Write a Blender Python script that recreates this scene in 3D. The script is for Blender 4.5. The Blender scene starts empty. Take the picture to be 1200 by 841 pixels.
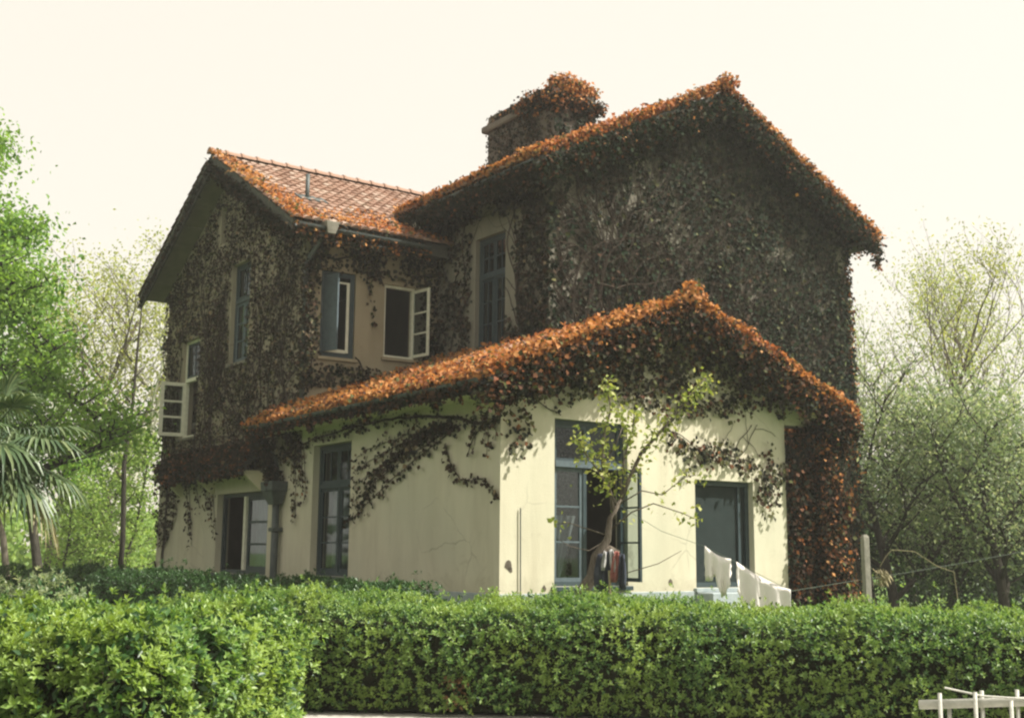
import bpy, math, random
import numpy as np
from mathutils import Vector, Matrix, noise
from mathutils.geometry import tessellate_polygon

R = math.radians
PI = math.pi
random.seed(7)
rng = np.random.default_rng(7)
scene = bpy.context.scene
col = scene.collection

# ------------------------------------------------------------------ camera, sky, sun, exposure
EYE = 1.725
PITCH, ROLL, FPX = 0.160, 0.009, 1397.0
cam_d = bpy.data.cameras.new('camera')
cam_d.sensor_width = 36.0
cam_d.lens = FPX / 1200.0 * 36.0
cam_d.clip_start = 0.05
cam_d.clip_end = 1500.0
cam = bpy.data.objects.new('camera', cam_d)
col.objects.link(cam)
fw = Vector((0, math.cos(PITCH), math.sin(PITCH)))
rt0 = Vector((1, 0, 0))
up0 = rt0.cross(fw)
rt = rt0 * math.cos(ROLL) + up0 * math.sin(ROLL)
up = up0 * math.cos(ROLL) - rt0 * math.sin(ROLL)
m = Matrix((rt, up, -fw)).transposed().to_4x4()
m.translation = Vector((0, 0, EYE))
cam.matrix_world = m
scene.camera = cam

SUN_EL = R(50)
SUN_DIR = Vector((0.985, -0.13, 0)).normalized() * math.cos(SUN_EL) + Vector((0, 0, math.sin(SUN_EL)))
world = bpy.data.worlds.new('World')
scene.world = world
world.use_nodes = True
wn = world.node_tree.nodes
wl = world.node_tree.links
for n in list(wn):
    wn.remove(n)
w_out = wn.new('ShaderNodeOutputWorld')
w_bg = wn.new('ShaderNodeBackground')
w_bg.inputs['Strength'].default_value = 0.10
w_sky = wn.new('ShaderNodeTexSky')
w_sky.sky_type = 'NISHITA'
w_sky.sun_disc = False
w_sky.sun_elevation = SUN_EL
w_sky.sun_rotation = math.atan2(SUN_DIR.x, SUN_DIR.y)
w_sky.dust_density = 5.0
w_sky.air_density = 1.0
w_sky.ozone_density = 1.0
w_mix = wn.new('ShaderNodeMix')                    # thick spring haze: the sky is nearly an even cream white
w_mix.data_type = 'RGBA'
w_mix.inputs[0].default_value = 0.76
w_mix.inputs[7].default_value = (7.0, 6.45, 5.3, 1)
wl.new(w_sky.outputs[0], w_mix.inputs[6])
wl.new(w_mix.outputs[2], w_bg.inputs['Color'])
wl.new(w_bg.outputs[0], w_out.inputs['Surface'])

sun_d = bpy.data.lights.new('sun', 'SUN')
sun_d.energy = 5.0
sun_d.angle = R(0.9)
sun_d.color = (1.0, 0.955, 0.87)
sun = bpy.data.objects.new('sun', sun_d)
sun.rotation_euler = (-SUN_DIR).to_track_quat('-Z', 'Y').to_euler()
sun.location = (20, -5, 30)
col.objects.link(sun)

scene.view_settings.view_transform = 'Standard'
scene.view_settings.look = 'None'
scene.view_settings.exposure = 0.82
scene.view_settings.gamma = 1.0
scene.view_settings.use_curve_mapping = False
scene.render.engine = 'CYCLES'
scene.cycles.filter_width = 2.3
scene.cycles.max_bounces = 8
scene.cycles.transparent_max_bounces = 16


# ------------------------------------------------------------------ materials
def new_mat(name):
    mt = bpy.data.materials.new(name)
    mt.use_nodes = True
    nt = mt.node_tree
    for n in list(nt.nodes):
        nt.nodes.remove(n)
    out = nt.nodes.new('ShaderNodeOutputMaterial')
    return mt, nt, out


def ramp(nt, fac, stops, interp='LINEAR'):
    r = nt.nodes.new('ShaderNodeValToRGB')
    r.color_ramp.interpolation = interp
    els = r.color_ramp.elements
    while len(els) < len(stops):
        els.new(0.5)
    for e, (p, c) in zip(els, stops):
        e.position = p
        e.color = (c[0], c[1], c[2], 1)
    nt.links.new(fac, r.inputs[0])
    return r.outputs[0]


def noise_tex(nt, scale, detail=4, rough=0.6, vec=None, dist=0.0):
    n = nt.nodes.new('ShaderNodeTexNoise')
    n.inputs['Scale'].default_value = scale
    n.inputs['Detail'].default_value = detail
    n.inputs['Roughness'].default_value = rough
    n.inputs['Distortion'].default_value = dist
    if vec is not None:
        nt.links.new(vec, n.inputs['Vector'])
    return n.outputs['Fac']


def coords(nt, scale=(1, 1, 1)):
    tc = nt.nodes.new('ShaderNodeTexCoord')
    mp = nt.nodes.new('ShaderNodeMapping')
    mp.inputs['Scale'].default_value = scale
    nt.links.new(tc.outputs['Object'], mp.inputs['Vector'])
    return mp.outputs[0]


def mixc(nt, fac, a, b, mode='MIX'):
    mx = nt.nodes.new('ShaderNodeMix')
    mx.data_type = 'RGBA'
    mx.blend_type = mode
    for sock, v in ((0, fac), (6, a), (7, b)):
        if isinstance(v, (int, float)):
            mx.inputs[sock].default_value = v
        elif isinstance(v, tuple):
            mx.inputs[sock].default_value = (v[0], v[1], v[2], 1)
        else:
            nt.links.new(v, mx.inputs[sock])
    return mx.outputs[2]


def principled(nt, out, color, rough=0.8, spec=0.3, bump=None, bump_str=0.2, bump_dist=0.02):
    p = nt.nodes.new('ShaderNodeBsdfPrincipled')
    p.inputs['Roughness'].default_value = rough
    p.inputs['Specular IOR Level'].default_value = spec
    if isinstance(color, tuple):
        p.inputs['Base Color'].default_value = (color[0], color[1], color[2], 1)
    else:
        nt.links.new(color, p.inputs['Base Color'])
    if bump is not None:
        b = nt.nodes.new('ShaderNodeBump')
        b.inputs['Strength'].default_value = bump_str
        b.inputs['Distance'].default_value = bump_dist
        nt.links.new(bump, b.inputs['Height'])
        nt.links.new(b.outputs[0], p.inputs['Normal'])
    nt.links.new(p.outputs[0], out.inputs['Surface'])
    return p


def mottled(name, c1, c2, scale=6.0, rough=0.8, spec=0.3, bump=0.2, bscale=30.0, stretch=(1, 1, 1), bdist=0.02):
    mt, nt, out = new_mat(name)
    v = coords(nt, stretch)
    c = ramp(nt, noise_tex(nt, scale, 5, 0.65, v), [(0.3, c1), (0.7, c2)])
    principled(nt, out, c, rough, spec, noise_tex(nt, bscale, 4, 0.6, v), bump, bdist)
    return mt


def stucco(name, base, dirt, green):
    mt, nt, out = new_mat(name)
    v = coords(nt)
    streak = noise_tex(nt, 1.6, 6, 0.65, coords(nt, (1.6, 1.6, 0.35)), 0.4)
    fine = noise_tex(nt, 14, 6, 0.7, v)
    broad = noise_tex(nt, 0.55, 3, 0.5, v)
    blot = noise_tex(nt, 3.3, 7, 0.72, v, 0.8)
    c = mixc(nt, ramp(nt, streak, [(0.42, (0, 0, 0)), (0.78, (0.6, 0.6, 0.6))]), base, dirt)
    c = mixc(nt, ramp(nt, broad, [(0.42, (0, 0, 0)), (0.72, (0.6, 0.6, 0.6))]), c, green)
    c = mixc(nt, ramp(nt, blot, [(0.58, (0, 0, 0)), (0.74, (0.5, 0.5, 0.5))]), c, dirt)
    c = mixc(nt, ramp(nt, fine, [(0.60, (0, 0, 0)), (0.82, (0.5, 0.5, 0.5))]), c, dirt)
    # splash and damp stains: a ragged tide line near the plinth
    tc = nt.nodes.new('ShaderNodeTexCoord')
    sx = nt.nodes.new('ShaderNodeSeparateXYZ')
    nt.links.new(tc.outputs['Object'], sx.inputs[0])
    ad = nt.nodes.new('ShaderNodeMath')
    ad.operation = 'MULTIPLY_ADD'
    ad.inputs[1].default_value = 0.9
    nt.links.new(blot, ad.inputs[0])
    ng = nt.nodes.new('ShaderNodeMath')
    ng.operation = 'MULTIPLY'
    ng.inputs[1].default_value = -1.0
    nt.links.new(sx.outputs['Z'], ng.inputs[0])
    nt.links.new(ng.outputs[0], ad.inputs[2])
    c = mixc(nt, ramp(nt, ad.outputs[0], [(0.20, (0, 0, 0)), (0.48, (0.45, 0.45, 0.45))]), c, dirt)
    # hairline cracks
    vo = nt.nodes.new('ShaderNodeTexVoronoi')
    vo.feature = 'DISTANCE_TO_EDGE'
    vo.inputs['Scale'].default_value = 0.9
    wv = nt.nodes.new('ShaderNodeMix')
    wv.data_type = 'VECTOR'
    wv.inputs[0].default_value = 0.12
    nn = nt.nodes.new('ShaderNodeTexNoise')
    nn.inputs['Scale'].default_value = 3.0
    nn.inputs['Detail'].default_value = 6
    nt.links.new(v, nn.inputs['Vector'])
    nt.links.new(v, wv.inputs[4])
    nt.links.new(nn.outputs['Color'], wv.inputs[5])
    nt.links.new(wv.outputs[1], vo.inputs['Vector'])
    crk = ramp(nt, vo.outputs['Distance'], [(0.0, (0.5, 0.5, 0.5)), (0.006, (0, 0, 0))])
    msk = ramp(nt, noise_tex(nt, 0.8, 2, 0.5, v), [(0.50, (0, 0, 0)), (0.60, (1, 1, 1))])
    c = mixc(nt, mixc(nt, 1.0, crk, msk, 'MULTIPLY'), c, (dirt[0] * 0.5, dirt[1] * 0.5, dirt[2] * 0.5))
    principled(nt, out, c, 0.9, 0.12, noise_tex(nt, 38, 6, 0.75, v), 0.5, 0.015)
    return mt


def leaf_mat(name, stops, rough=0.5, spec=0.35, trans=0.3, tcol=(1.0, 1.0, 0.55), patch=None, pscale=0.8):
    """stops: colour by leaf (random per island); patch: a second colour that the plant itself carries in patches"""
    mt, nt, out = new_mat(name)
    g = nt.nodes.new('ShaderNodeNewGeometry')
    c = ramp(nt, g.outputs['Random Per Island'], stops)
    if patch is not None:
        f = noise_tex(nt, pscale, 3, 0.6, coords(nt))
        c = mixc(nt, ramp(nt, f, [(0.42, (0, 0, 0)), (0.62, (0.8, 0.8, 0.8))]), c, patch, 'MIX')
    p = principled(nt, out, c, rough, spec)
    t = nt.nodes.new('ShaderNodeBsdfTranslucent')
    nt.links.new(mixc(nt, 1.0, c, tcol, 'MULTIPLY'), t.inputs['Color'])
    ms = nt.nodes.new('ShaderNodeMixShader')
    ms.inputs[0].default_value = trans
    nt.links.new(p.outputs[0], ms.inputs[1])
    nt.links.new(t.outputs[0], ms.inputs[2])
    nt.links.new(ms.outputs[0], out.inputs['Surface'])
    return mt


def glass_mat(name, tint, reflect=0.05):
    mt, nt, out = new_mat(name)
    tr = nt.nodes.new('ShaderNodeBsdfTransparent')
    tr.inputs['Color'].default_value = (*tint, 1)
    gl = nt.nodes.new('ShaderNodeBsdfGlossy')
    gl.inputs['Roughness'].default_value = 0.04
    gl.inputs['Color'].default_value = (0.75, 0.85, 0.9, 1)
    lw = nt.nodes.new('ShaderNodeLayerWeight')
    lw.inputs['Blend'].default_value = 0.5
    pw_ = nt.nodes.new('ShaderNodeMath')
    pw_.operation = 'POWER'
    pw_.inputs[1].default_value = 4.0
    nt.links.new(lw.outputs['Facing'], pw_.inputs[0])
    fr = nt.nodes.new('ShaderNodeMath')
    fr.operation = 'MULTIPLY'
    fr.inputs[1].default_value = 0.6
    nt.links.new(pw_.outputs[0], fr.inputs[0])
    b = nt.nodes.new('ShaderNodeBump')
    b.inputs['Strength'].default_value = 0.04
    nt.links.new(noise_tex(nt, 3.0, 2, 0.5, coords(nt)), b.inputs['Height'])
    nt.links.new(b.outputs[0], gl.inputs['Normal'])
    ad = nt.nodes.new('ShaderNodeMath')
    ad.operation = 'ADD'
    ad.use_clamp = True
    ad.inputs[1].default_value = reflect
    nt.links.new(fr.outputs[0], ad.inputs[0])
    ms = nt.nodes.new('ShaderNodeMixShader')
    nt.links.new(ad.outputs[0], ms.inputs[0])
    nt.links.new(tr.outputs[0], ms.inputs[1])
    nt.links.new(gl.outputs[0], ms.inputs[2])
    nt.links.new(ms.outputs[0], out.inputs['Surface'])
    return mt


M = {}
M['cream'] = stucco('cream_stucco', (0.585, 0.55, 0.42), (0.38, 0.345, 0.25), (0.48, 0.475, 0.365))
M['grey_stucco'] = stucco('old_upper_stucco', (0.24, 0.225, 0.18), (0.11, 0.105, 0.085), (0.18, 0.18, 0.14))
M['wing_stucco'] = stucco('wing_upper_stucco', (0.36, 0.32, 0.24), (0.20, 0.175, 0.13), (0.28, 0.26, 0.20))
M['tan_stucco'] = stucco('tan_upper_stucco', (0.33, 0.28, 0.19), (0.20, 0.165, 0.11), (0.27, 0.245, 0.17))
M['plinth'] = mottled('blue_grey_plinth_paint', (0.24, 0.29, 0.30), (0.36, 0.40, 0.395), 4, 0.85, 0.2, 0.3, 40)
M['soffit'] = mottled('cream_board', (0.60, 0.57, 0.40), (0.70, 0.66, 0.47), 3, 0.8, 0.2, 0.2, 40)
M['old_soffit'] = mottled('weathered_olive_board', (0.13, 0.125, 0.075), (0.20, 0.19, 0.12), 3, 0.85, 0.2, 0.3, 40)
M['dark_wood'] = mottled('weathered_dark_board', (0.045, 0.05, 0.045), (0.10, 0.10, 0.08), 8, 0.8, 0.2, 0.3, 50)
M['blue'] = mottled('slate_blue_paint', (0.020, 0.036, 0.042), (0.034, 0.056, 0.064), 10, 0.55, 0.4, 0.15, 60)
M['blue_light'] = mottled('pale_slate_paint', (0.06, 0.085, 0.098), (0.095, 0.13, 0.145), 10, 0.6, 0.4, 0.15, 60)
M['white'] = mottled('old_cream_window_paint', (0.58, 0.58, 0.46), (0.74, 0.73, 0.60), 9, 0.6, 0.3, 0.15, 60)
M['metal'] = mottled('painted_iron_pipe', (0.04, 0.055, 0.055), (0.085, 0.10, 0.095), 7, 0.55, 0.4, 0.3, 40)
M['brick'] = mottled('grey_brown_stack_render', (0.10, 0.09, 0.075), (0.17, 0.15, 0.125), 5, 0.9, 0.15, 0.6, 25)
M['screen'] = mottled('dark_green_gauze', (0.018, 0.026, 0.026), (0.026, 0.037, 0.036), 3, 0.85, 0.1, 0.1, 200)
M['interior'] = mottled('dim_room_plaster', (0.10, 0.10, 0.09), (0.14, 0.13, 0.11), 1, 0.95, 0.1, 0.05, 10)
M['glass'] = glass_mat('window_glass', (0.55, 0.62, 0.62), 0.04)
M['glass_sky'] = glass_mat('window_glass_old', (0.50, 0.57, 0.60), 0.09)
M['curtain'] = mottled('grey_net_curtain', (0.17, 0.185, 0.17), (0.25, 0.26, 0.235), 3, 0.95, 0.1, 0.2, 60)
M['tile'] = None
mt, nt, out = new_mat('clay_tile')
g = nt.nodes.new('ShaderNodeNewGeometry')
c = ramp(nt, g.outputs['Random Per Island'], [(0.0, (0.20, 0.12, 0.085)), (0.4, (0.29, 0.175, 0.125)), (0.8, (0.35, 0.23, 0.175)), (1.0, (0.41, 0.32, 0.255))])
c = mixc(nt, ramp(nt, noise_tex(nt, 5, 5, 0.7, coords(nt)), [(0.5, (0, 0, 0)), (0.8, (0.55, 0.55, 0.55))]), c, (0.22, 0.17, 0.12))
principled(nt, out, c, 0.85, 0.2, noise_tex(nt, 60, 4, 0.6, coords(nt)), 0.2, 0.01)
M['tile'] = mt
M['bark'] = mottled('grey_brown_bark', (0.075, 0.062, 0.048), (0.17, 0.145, 0.115), 8, 0.95, 0.1, 0.8, 22, (1, 1, 0.25), 0.04)
M['bark_dark'] = mottled('dark_bark', (0.03, 0.028, 0.022), (0.07, 0.062, 0.05), 8, 0.95, 0.1, 0.8, 22, (1, 1, 0.25), 0.04)
M['bark_pale'] = mottled('pale_bark', (0.45, 0.43, 0.36), (0.62, 0.60, 0.52), 6, 0.9, 0.1, 0.4, 18, (1, 1, 0.3), 0.03)
M['vine'] = mottled('vine_stem', (0.022, 0.018, 0.014), (0.065, 0.05, 0.038), 12, 0.95, 0.1, 0.6, 40)
M['core'] = mottled('hedge_twigs_and_litter', (0.010, 0.014, 0.006), (0.028, 0.028, 0.014), 14, 0.95, 0.05, 0.8, 30)
M['rope'] = mottled('old_line', (0.09, 0.12, 0.095), (0.15, 0.18, 0.14), 30, 0.8, 0.2, 0.2, 90)
M['sheet'] = mottled('washed_cotton', (0.84, 0.80, 0.75), (0.90, 0.86, 0.81), 3, 0.9, 0.1, 0.15, 20)
M['concrete'] = mottled('concrete_post', (0.20, 0.195, 0.16), (0.32, 0.305, 0.255), 8, 0.9, 0.2, 0.5, 40)
M['fence_white'] = mottled('chalky_white_paint', (0.36, 0.36, 0.31), (0.58, 0.57, 0.51), 14, 0.6, 0.3, 0.3, 60)
M['straw'] = mottled('dry_straw', (0.24, 0.21, 0.12), (0.38, 0.34, 0.21), 20, 0.9, 0.1, 0.2, 60)
M['rag_blue'] = mottled('navy_cloth', (0.03, 0.035, 0.05), (0.07, 0.08, 0.10), 10, 0.95, 0.1, 0.3, 60)
M['rag_red'] = mottled('faded_red_cloth', (0.28, 0.10, 0.09), (0.40, 0.17, 0.14), 10, 0.95, 0.1, 0.3, 60)
M['rag_grey'] = mottled('pale_grey_cloth', (0.40, 0.40, 0.40), (0.55, 0.54, 0.52), 10, 0.95, 0.1, 0.3, 60)
M['path'] = mottled('pale_path_gravel', (0.36, 0.35, 0.31), (0.52, 0.50, 0.45), 5, 0.95, 0.1, 0.7, 90)
mt, nt, out = new_mat('lawn')
v = coords(nt)
c = ramp(nt, noise_tex(nt, 0.35, 6, 0.7, v), [(0.3, (0.055, 0.105, 0.025)), (0.55, (0.10, 0.17, 0.04)), (0.75, (0.16, 0.19, 0.06))])
principled(nt, out, c, 0.95, 0.1, noise_tex(nt, 25, 5, 0.7, v), 0.8, 0.05)
M['lawn'] = mt

# foliage (real leaf colours, except the shaded hedge copy)
M['ivy_orange'] = leaf_mat('young_orange_vine_leaf', [(0.0, (0.20, 0.070, 0.035)), (0.3, (0.45, 0.17, 0.068)), (0.6, (0.58, 0.245, 0.092)), (0.85, (0.60, 0.31, 0.12)), (1.0, (0.40, 0.27, 0.085))],
                           0.6, 0.15, 0.38, (1.0, 0.8, 0.55), (0.52, 0.27, 0.085), 0.5)
M['ivy_dark'] = leaf_mat('bronze_green_vine_leaf', [(0.0, (0.007, 0.011, 0.007)), (0.35, (0.016, 0.022, 0.011)), (0.6, (0.026, 0.030, 0.014)), (0.82, (0.036, 0.023, 0.013)), (1.0, (0.075, 0.040, 0.022))],
                         0.7, 0.08, 0.22, (1.0, 0.9, 0.5))
M['ivy_green'] = leaf_mat('dark_green_vine_leaf', [(0.0, (0.005, 0.012, 0.007)), (0.4, (0.011, 0.024, 0.011)), (0.75, (0.021, 0.040, 0.017)), (1.0, (0.040, 0.042, 0.020))],
                          0.7, 0.08, 0.22, (0.9, 1.0, 0.5))
M['ivy_brown'] = leaf_mat('brown_vine_leaf', [(0.0, (0.014, 0.010, 0.008)), (0.4, (0.038, 0.026, 0.018)), (0.75, (0.070, 0.046, 0.031)), (0.9, (0.075, 0.08, 0.034)), (1.0, (0.34, 0.25, 0.165))],
                          0.7, 0.08, 0.2, (1.0, 0.8, 0.5))
M['ivy_red'] = leaf_mat('red_brown_vine_leaf', [(0.0, (0.030, 0.017, 0.012)), (0.4, (0.090, 0.042, 0.024)), (0.75, (0.17, 0.075, 0.036)), (1.0, (0.34, 0.15, 0.060))],
                        0.65, 0.1, 0.28, (1.0, 0.75, 0.5))
M['ivy_olive'] = leaf_mat('olive_vine_leaf', [(0.0, (0.045, 0.05, 0.02)), (0.5, (0.11, 0.12, 0.045)), (1.0, (0.17, 0.16, 0.07))], 0.65, 0.1, 0.28)
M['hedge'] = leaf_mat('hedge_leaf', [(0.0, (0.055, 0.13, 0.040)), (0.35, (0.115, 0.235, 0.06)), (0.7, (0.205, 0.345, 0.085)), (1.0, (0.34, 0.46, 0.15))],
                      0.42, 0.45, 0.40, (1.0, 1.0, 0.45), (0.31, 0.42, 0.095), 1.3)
M['hedge_dark'] = leaf_mat('shaded_hedge_leaf', [(0.0, (0.02, 0.055, 0.018)), (0.5, (0.042, 0.105, 0.030)), (1.0, (0.07, 0.15, 0.04))], 0.4, 0.4, 0.25)  # darker copy of the hedge leaf, with shade put into its colour
M['dead_leaf'] = leaf_mat('dead_twig_leaf', [(0.0, (0.14, 0.075, 0.035)), (1.0, (0.30, 0.18, 0.09))], 0.8, 0.1, 0.2)
M['leaf_bright'] = leaf_mat('fresh_green_leaf', [(0.0, (0.08, 0.19, 0.045)), (0.4, (0.16, 0.33, 0.06)), (0.75, (0.25, 0.43, 0.08)), (1.0, (0.34, 0.50, 0.13))],
                            0.5, 0.35, 0.5, (1.0, 1.0, 0.4), (0.27, 0.42, 0.08), 0.45)
M['leaf_yellow'] = leaf_mat('spring_yellow_green_leaf', [(0.0, (0.24, 0.29, 0.075)), (0.5, (0.38, 0.42, 0.12)), (1.0, (0.52, 0.52, 0.20))], 0.6, 0.25, 0.5)
M['leaf_willow'] = leaf_mat('pale_willow_leaf', [(0.0, (0.24, 0.32, 0.12)), (0.5, (0.36, 0.43, 0.17)), (1.0, (0.48, 0.52, 0.25))], 0.6, 0.25, 0.5)
M['leaf_sage'] = leaf_mat('grey_green_shrub_leaf', [(0.0, (0.12, 0.18, 0.10)), (0.4, (0.26, 0.34, 0.19)), (0.8, (0.42, 0.47, 0.31)), (1.0, (0.62, 0.62, 0.50))],
                          0.55, 0.25, 0.5, (1, 1, 0.6), (0.20, 0.28, 0.15), 0.5)
M['leaf_deep'] = leaf_mat('deep_green_leaf', [(0.0, (0.014, 0.034, 0.014)), (0.5, (0.032, 0.070, 0.024)), (1.0, (0.065, 0.12, 0.035))], 0.5, 0.3, 0.3)
M['leaf_sapling'] = leaf_mat('sapling_leaf', [(0.0, (0.18, 0.30, 0.07)), (0.5, (0.28, 0.42, 0.10)), (1.0, (0.38, 0.48, 0.15))], 0.6, 0.25, 0.5)
M['leaf_fruit'] = leaf_mat('young_fruit_tree_leaf', [(0.0, (0.15, 0.21, 0.04)), (0.5, (0.30, 0.36, 0.08)), (1.0, (0.46, 0.46, 0.14))], 0.5, 0.3, 0.4)
M['palm'] = leaf_mat('fan_palm_blade', [(0.0, (0.045, 0.085, 0.04)), (0.5, (0.085, 0.135, 0.055)), (1.0, (0.16, 0.20, 0.09))], 0.4, 0.5, 0.2)
M['palm_old'] = leaf_mat('ageing_palm_blade', [(0.0, (0.10, 0.10, 0.035)), (0.5, (0.20, 0.18, 0.07)), (1.0, (0.34, 0.29, 0.15))], 0.5, 0.4, 0.2)
M['palm_trunk'] = mottled('palm_fibre', (0.05, 0.036, 0.022), (0.13, 0.10, 0.065), 20, 0.95, 0.1, 0.9, 40, (1, 1, 0.4), 0.05)


# ------------------------------------------------------------------ builders
def put(o, parent=None):
    col.objects.link(o)
    if parent is not None:
        o.parent = parent
    return o


def tag(o, label=None, cat=None, group=None, kind=None):
    if label:
        o['label'] = label
    if cat:
        o['category'] = cat
    if group:
        o['group'] = group
    if kind:
        o['kind'] = kind
    return o


def empty(name, loc=(0, 0, 0), rz=0.0, parent=None):
    o = bpy.data.objects.new(name, None)
    o.empty_display_size = 0.2
    o.location = loc
    o.rotation_euler = (0, 0, rz)
    return put(o, parent)


class MB:
    def __init__(self):
        self.v = []
        self.f = []

    def hexa(self, c):
        """eight corners: bottom ring 0-3, top ring 4-7"""
        n = len(self.v)
        self.v += [tuple(p) for p in c]
        for q in ((0, 3, 2, 1), (4, 5, 6, 7), (0, 1, 5, 4), (1, 2, 6, 5), (2, 3, 7, 6), (3, 0, 4, 7)):
            self.f.append(tuple(n + i for i in q))
        return self

    def box(self, x0, x1, y0, y1, z0, z1):
        return self.hexa([(x0, y0, z0), (x1, y0, z0), (x1, y1, z0), (x0, y1, z0), (x0, y0, z1), (x1, y0, z1), (x1, y1, z1), (x0, y1, z1)])

    def poly(self, pts):
        n = len(self.v)
        self.v += [tuple(p) for p in pts]
        self.f.append(tuple(range(n, n + len(pts))))
        return self

    def tube(self, pts, radii, sides=6, cap=True):
        pts = [Vector(p) for p in pts]
        if isinstance(radii, (int, float)):
            radii = [radii] * len(pts)
        n0 = len(self.v)
        ref = None
        for i, p in enumerate(pts):
            a = pts[max(i - 1, 0)]
            b = pts[min(i + 1, len(pts) - 1)]
            d = (b - a)
            d = d.normalized() if d.length > 1e-9 else Vector((0, 0, 1))
            if ref is None:
                ref = Vector((1, 0, 0)) if abs(d.x) < 0.8 else Vector((0, 1, 0))
            s = d.cross(ref)
            s = s.normalized() if s.length > 1e-6 else d.orthogonal().normalized()
            t = s.cross(d)
            ref = t
            for k in range(sides):
                an = 2 * PI * k / sides
                self.v.append(tuple(p + (s * math.cos(an) + t * math.sin(an)) * radii[i]))
        for i in range(len(pts) - 1):
            for k in range(sides):
                k2 = (k + 1) % sides
                self.f.append((n0 + i * sides + k, n0 + i * sides + k2, n0 + (i + 1) * sides + k2, n0 + (i + 1) * sides + k))
        if cap:
            self.f.append(tuple(n0 + k for k in reversed(range(sides))))
            e = n0 + (len(pts) - 1) * sides
            self.f.append(tuple(e + k for k in range(sides)))
        return self

    def build(self, name, mat, parent=None, smooth=False, bevel=0.0):
        me = bpy.data.meshes.new(name)
        me.from_pydata(self.v, [], self.f)
        me.materials.append(mat)
        if smooth:
            me.polygons.foreach_set('use_smooth', [True] * len(me.polygons))
        me.update()
        o = put(bpy.data.objects.new(name, me), parent)
        if bevel:
            b = o.modifiers.new('bevel', 'BEVEL')
            b.width = bevel
            b.segments = 1
            b.limit_method = 'ANGLE'
        return o


def unit(a):
    return a / np.maximum(np.linalg.norm(a, axis=1, keepdims=True), 1e-9)


def leaf_mesh(name, P, T, N, L, mat, parent, wide=0.9, fold=0.12, mid=0.42, kind='stuff'):
    """one folded leaf per point: base P, pointing along T, facing N, length L"""
    P = np.asarray(P, float)
    n = len(P)
    T = unit(np.asarray(T, float))
    N = np.asarray(N, float)
    S = unit(np.cross(T, N))
    N = np.cross(S, T)
    L = np.asarray(L, float).reshape(-1, 1) * np.ones((n, 1))
    W = L * wide * 0.5
    V = np.empty((n, 4, 3))
    V[:, 0] = P
    V[:, 1] = P + T * L * mid + S * W + N * W * fold * 2
    V[:, 2] = P + T * L - N * L * 0.08
    V[:, 3] = P + T * L * mid - S * W + N * W * fold * 2
    idx = np.arange(n)[:, None] * 4
    F = np.concatenate([idx + np.array([[0, 1, 2]]), idx + np.array([[0, 2, 3]])], axis=1).reshape(-1)
    me = bpy.data.meshes.new(name)
    me.vertices.add(n * 4)
    me.vertices.foreach_set('co', V.reshape(-1))
    me.loops.add(n * 6)
    me.loops.foreach_set('vertex_index', F.astype(np.int32))
    me.polygons.add(n * 2)
    me.polygons.foreach_set('loop_start', np.arange(0, n * 6, 3, dtype=np.int32))
    me.polygons.foreach_set('loop_total', np.full(n * 2, 3, dtype=np.int32))
    me.materials.append(mat)
    me.update(calc_edges=True)
    o = put(bpy.data.objects.new(name, me), parent)
    if kind:
        o['kind'] = kind
    return o


def rvec(n):
    return unit(rng.normal(size=(n, 3)))


def fnoise(P, scale, off=0.0):
    return np.array([noise.noise((p[0] * scale + off, p[1] * scale + off * 0.7, p[2] * scale - off)) for p in P])


# ------------------------------------------------------------------ ground
HOUSE_LOC = (-0.161, 18.036, 1.1)
HOUSE_RZ = PI / 2 - 0.953

g = MB()
for i in range(24):
    for j in range(24):
        pass
me_v, me_f = [], []
xs = [-420, -120, -60, -40, -25, -15, -8, 0, 8, 15, 25, 40, 60, 120, 420]
ys = [-60, -20, 0, 5, 10, 16, 20, 26, 34, 45, 60, 90, 150, 420]
for y in ys:
    for x in xs:
        me_v.append((x, y, 0.12 * noise.noise((x * 0.07, y * 0.07, 0)) * (1 if (y > 24 or abs(x) > 14) else 0)))
for j in range(len(ys) - 1):
    for i in range(len(xs) - 1):
        a = j * len(xs) + i
        me_f.append((a, a + 1, a + len(xs) + 1, a + len(xs)))
g.v, g.f = me_v, me_f
tag(g.build('ground', M['lawn']), kind='structure')
p = MB()
p.poly([(-1.95, 3.0, 0.006), (9, 3.0, 0.006), (9, 12.2, 0.006), (-1.3, 13.4, 0.006), (-6.0, 13.6, 0.006), (-6.0, 11.6, 0.006), (-1.95, 11.0, 0.006)])
tag(p.build('path', M['path']), kind='structure')

# ------------------------------------------------------------------ the house
# local frame: x runs along the gabled front (right and away), y along the long side (left and away), z = 0 at the plinth top
house = empty('house', HOUSE_LOC, HOUSE_RZ)
tag(house, 'two storey cream stuccoed house with gables, tiled roofs and climbing vines', 'house')

BM, AM0, AM1, AMC = 2.88, 3.09, 11.82, 7.456          # main block
BW0, BW1, BWC = 6.894, 15.07, 10.98                   # side wing
AX1, AXC = 6.31, 3.565                                # low front extension
AX2 = 7.13
EXT_E, EXT_R = 3.158, 4.828                           # eave / ridge heights
MAIN_E, MAIN_R = 7.96, 10.415
WING_E, WING_R = 7.08, 9.67
k_ext = (EXT_R - EXT_E) / (AXC + 0.55)
k_main = (MAIN_R - MAIN_E) / (AMC - AM0 + 0.55)
k_wing = (WING_R - WING_E) / (BWC - BW0 + 0.55)


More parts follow.
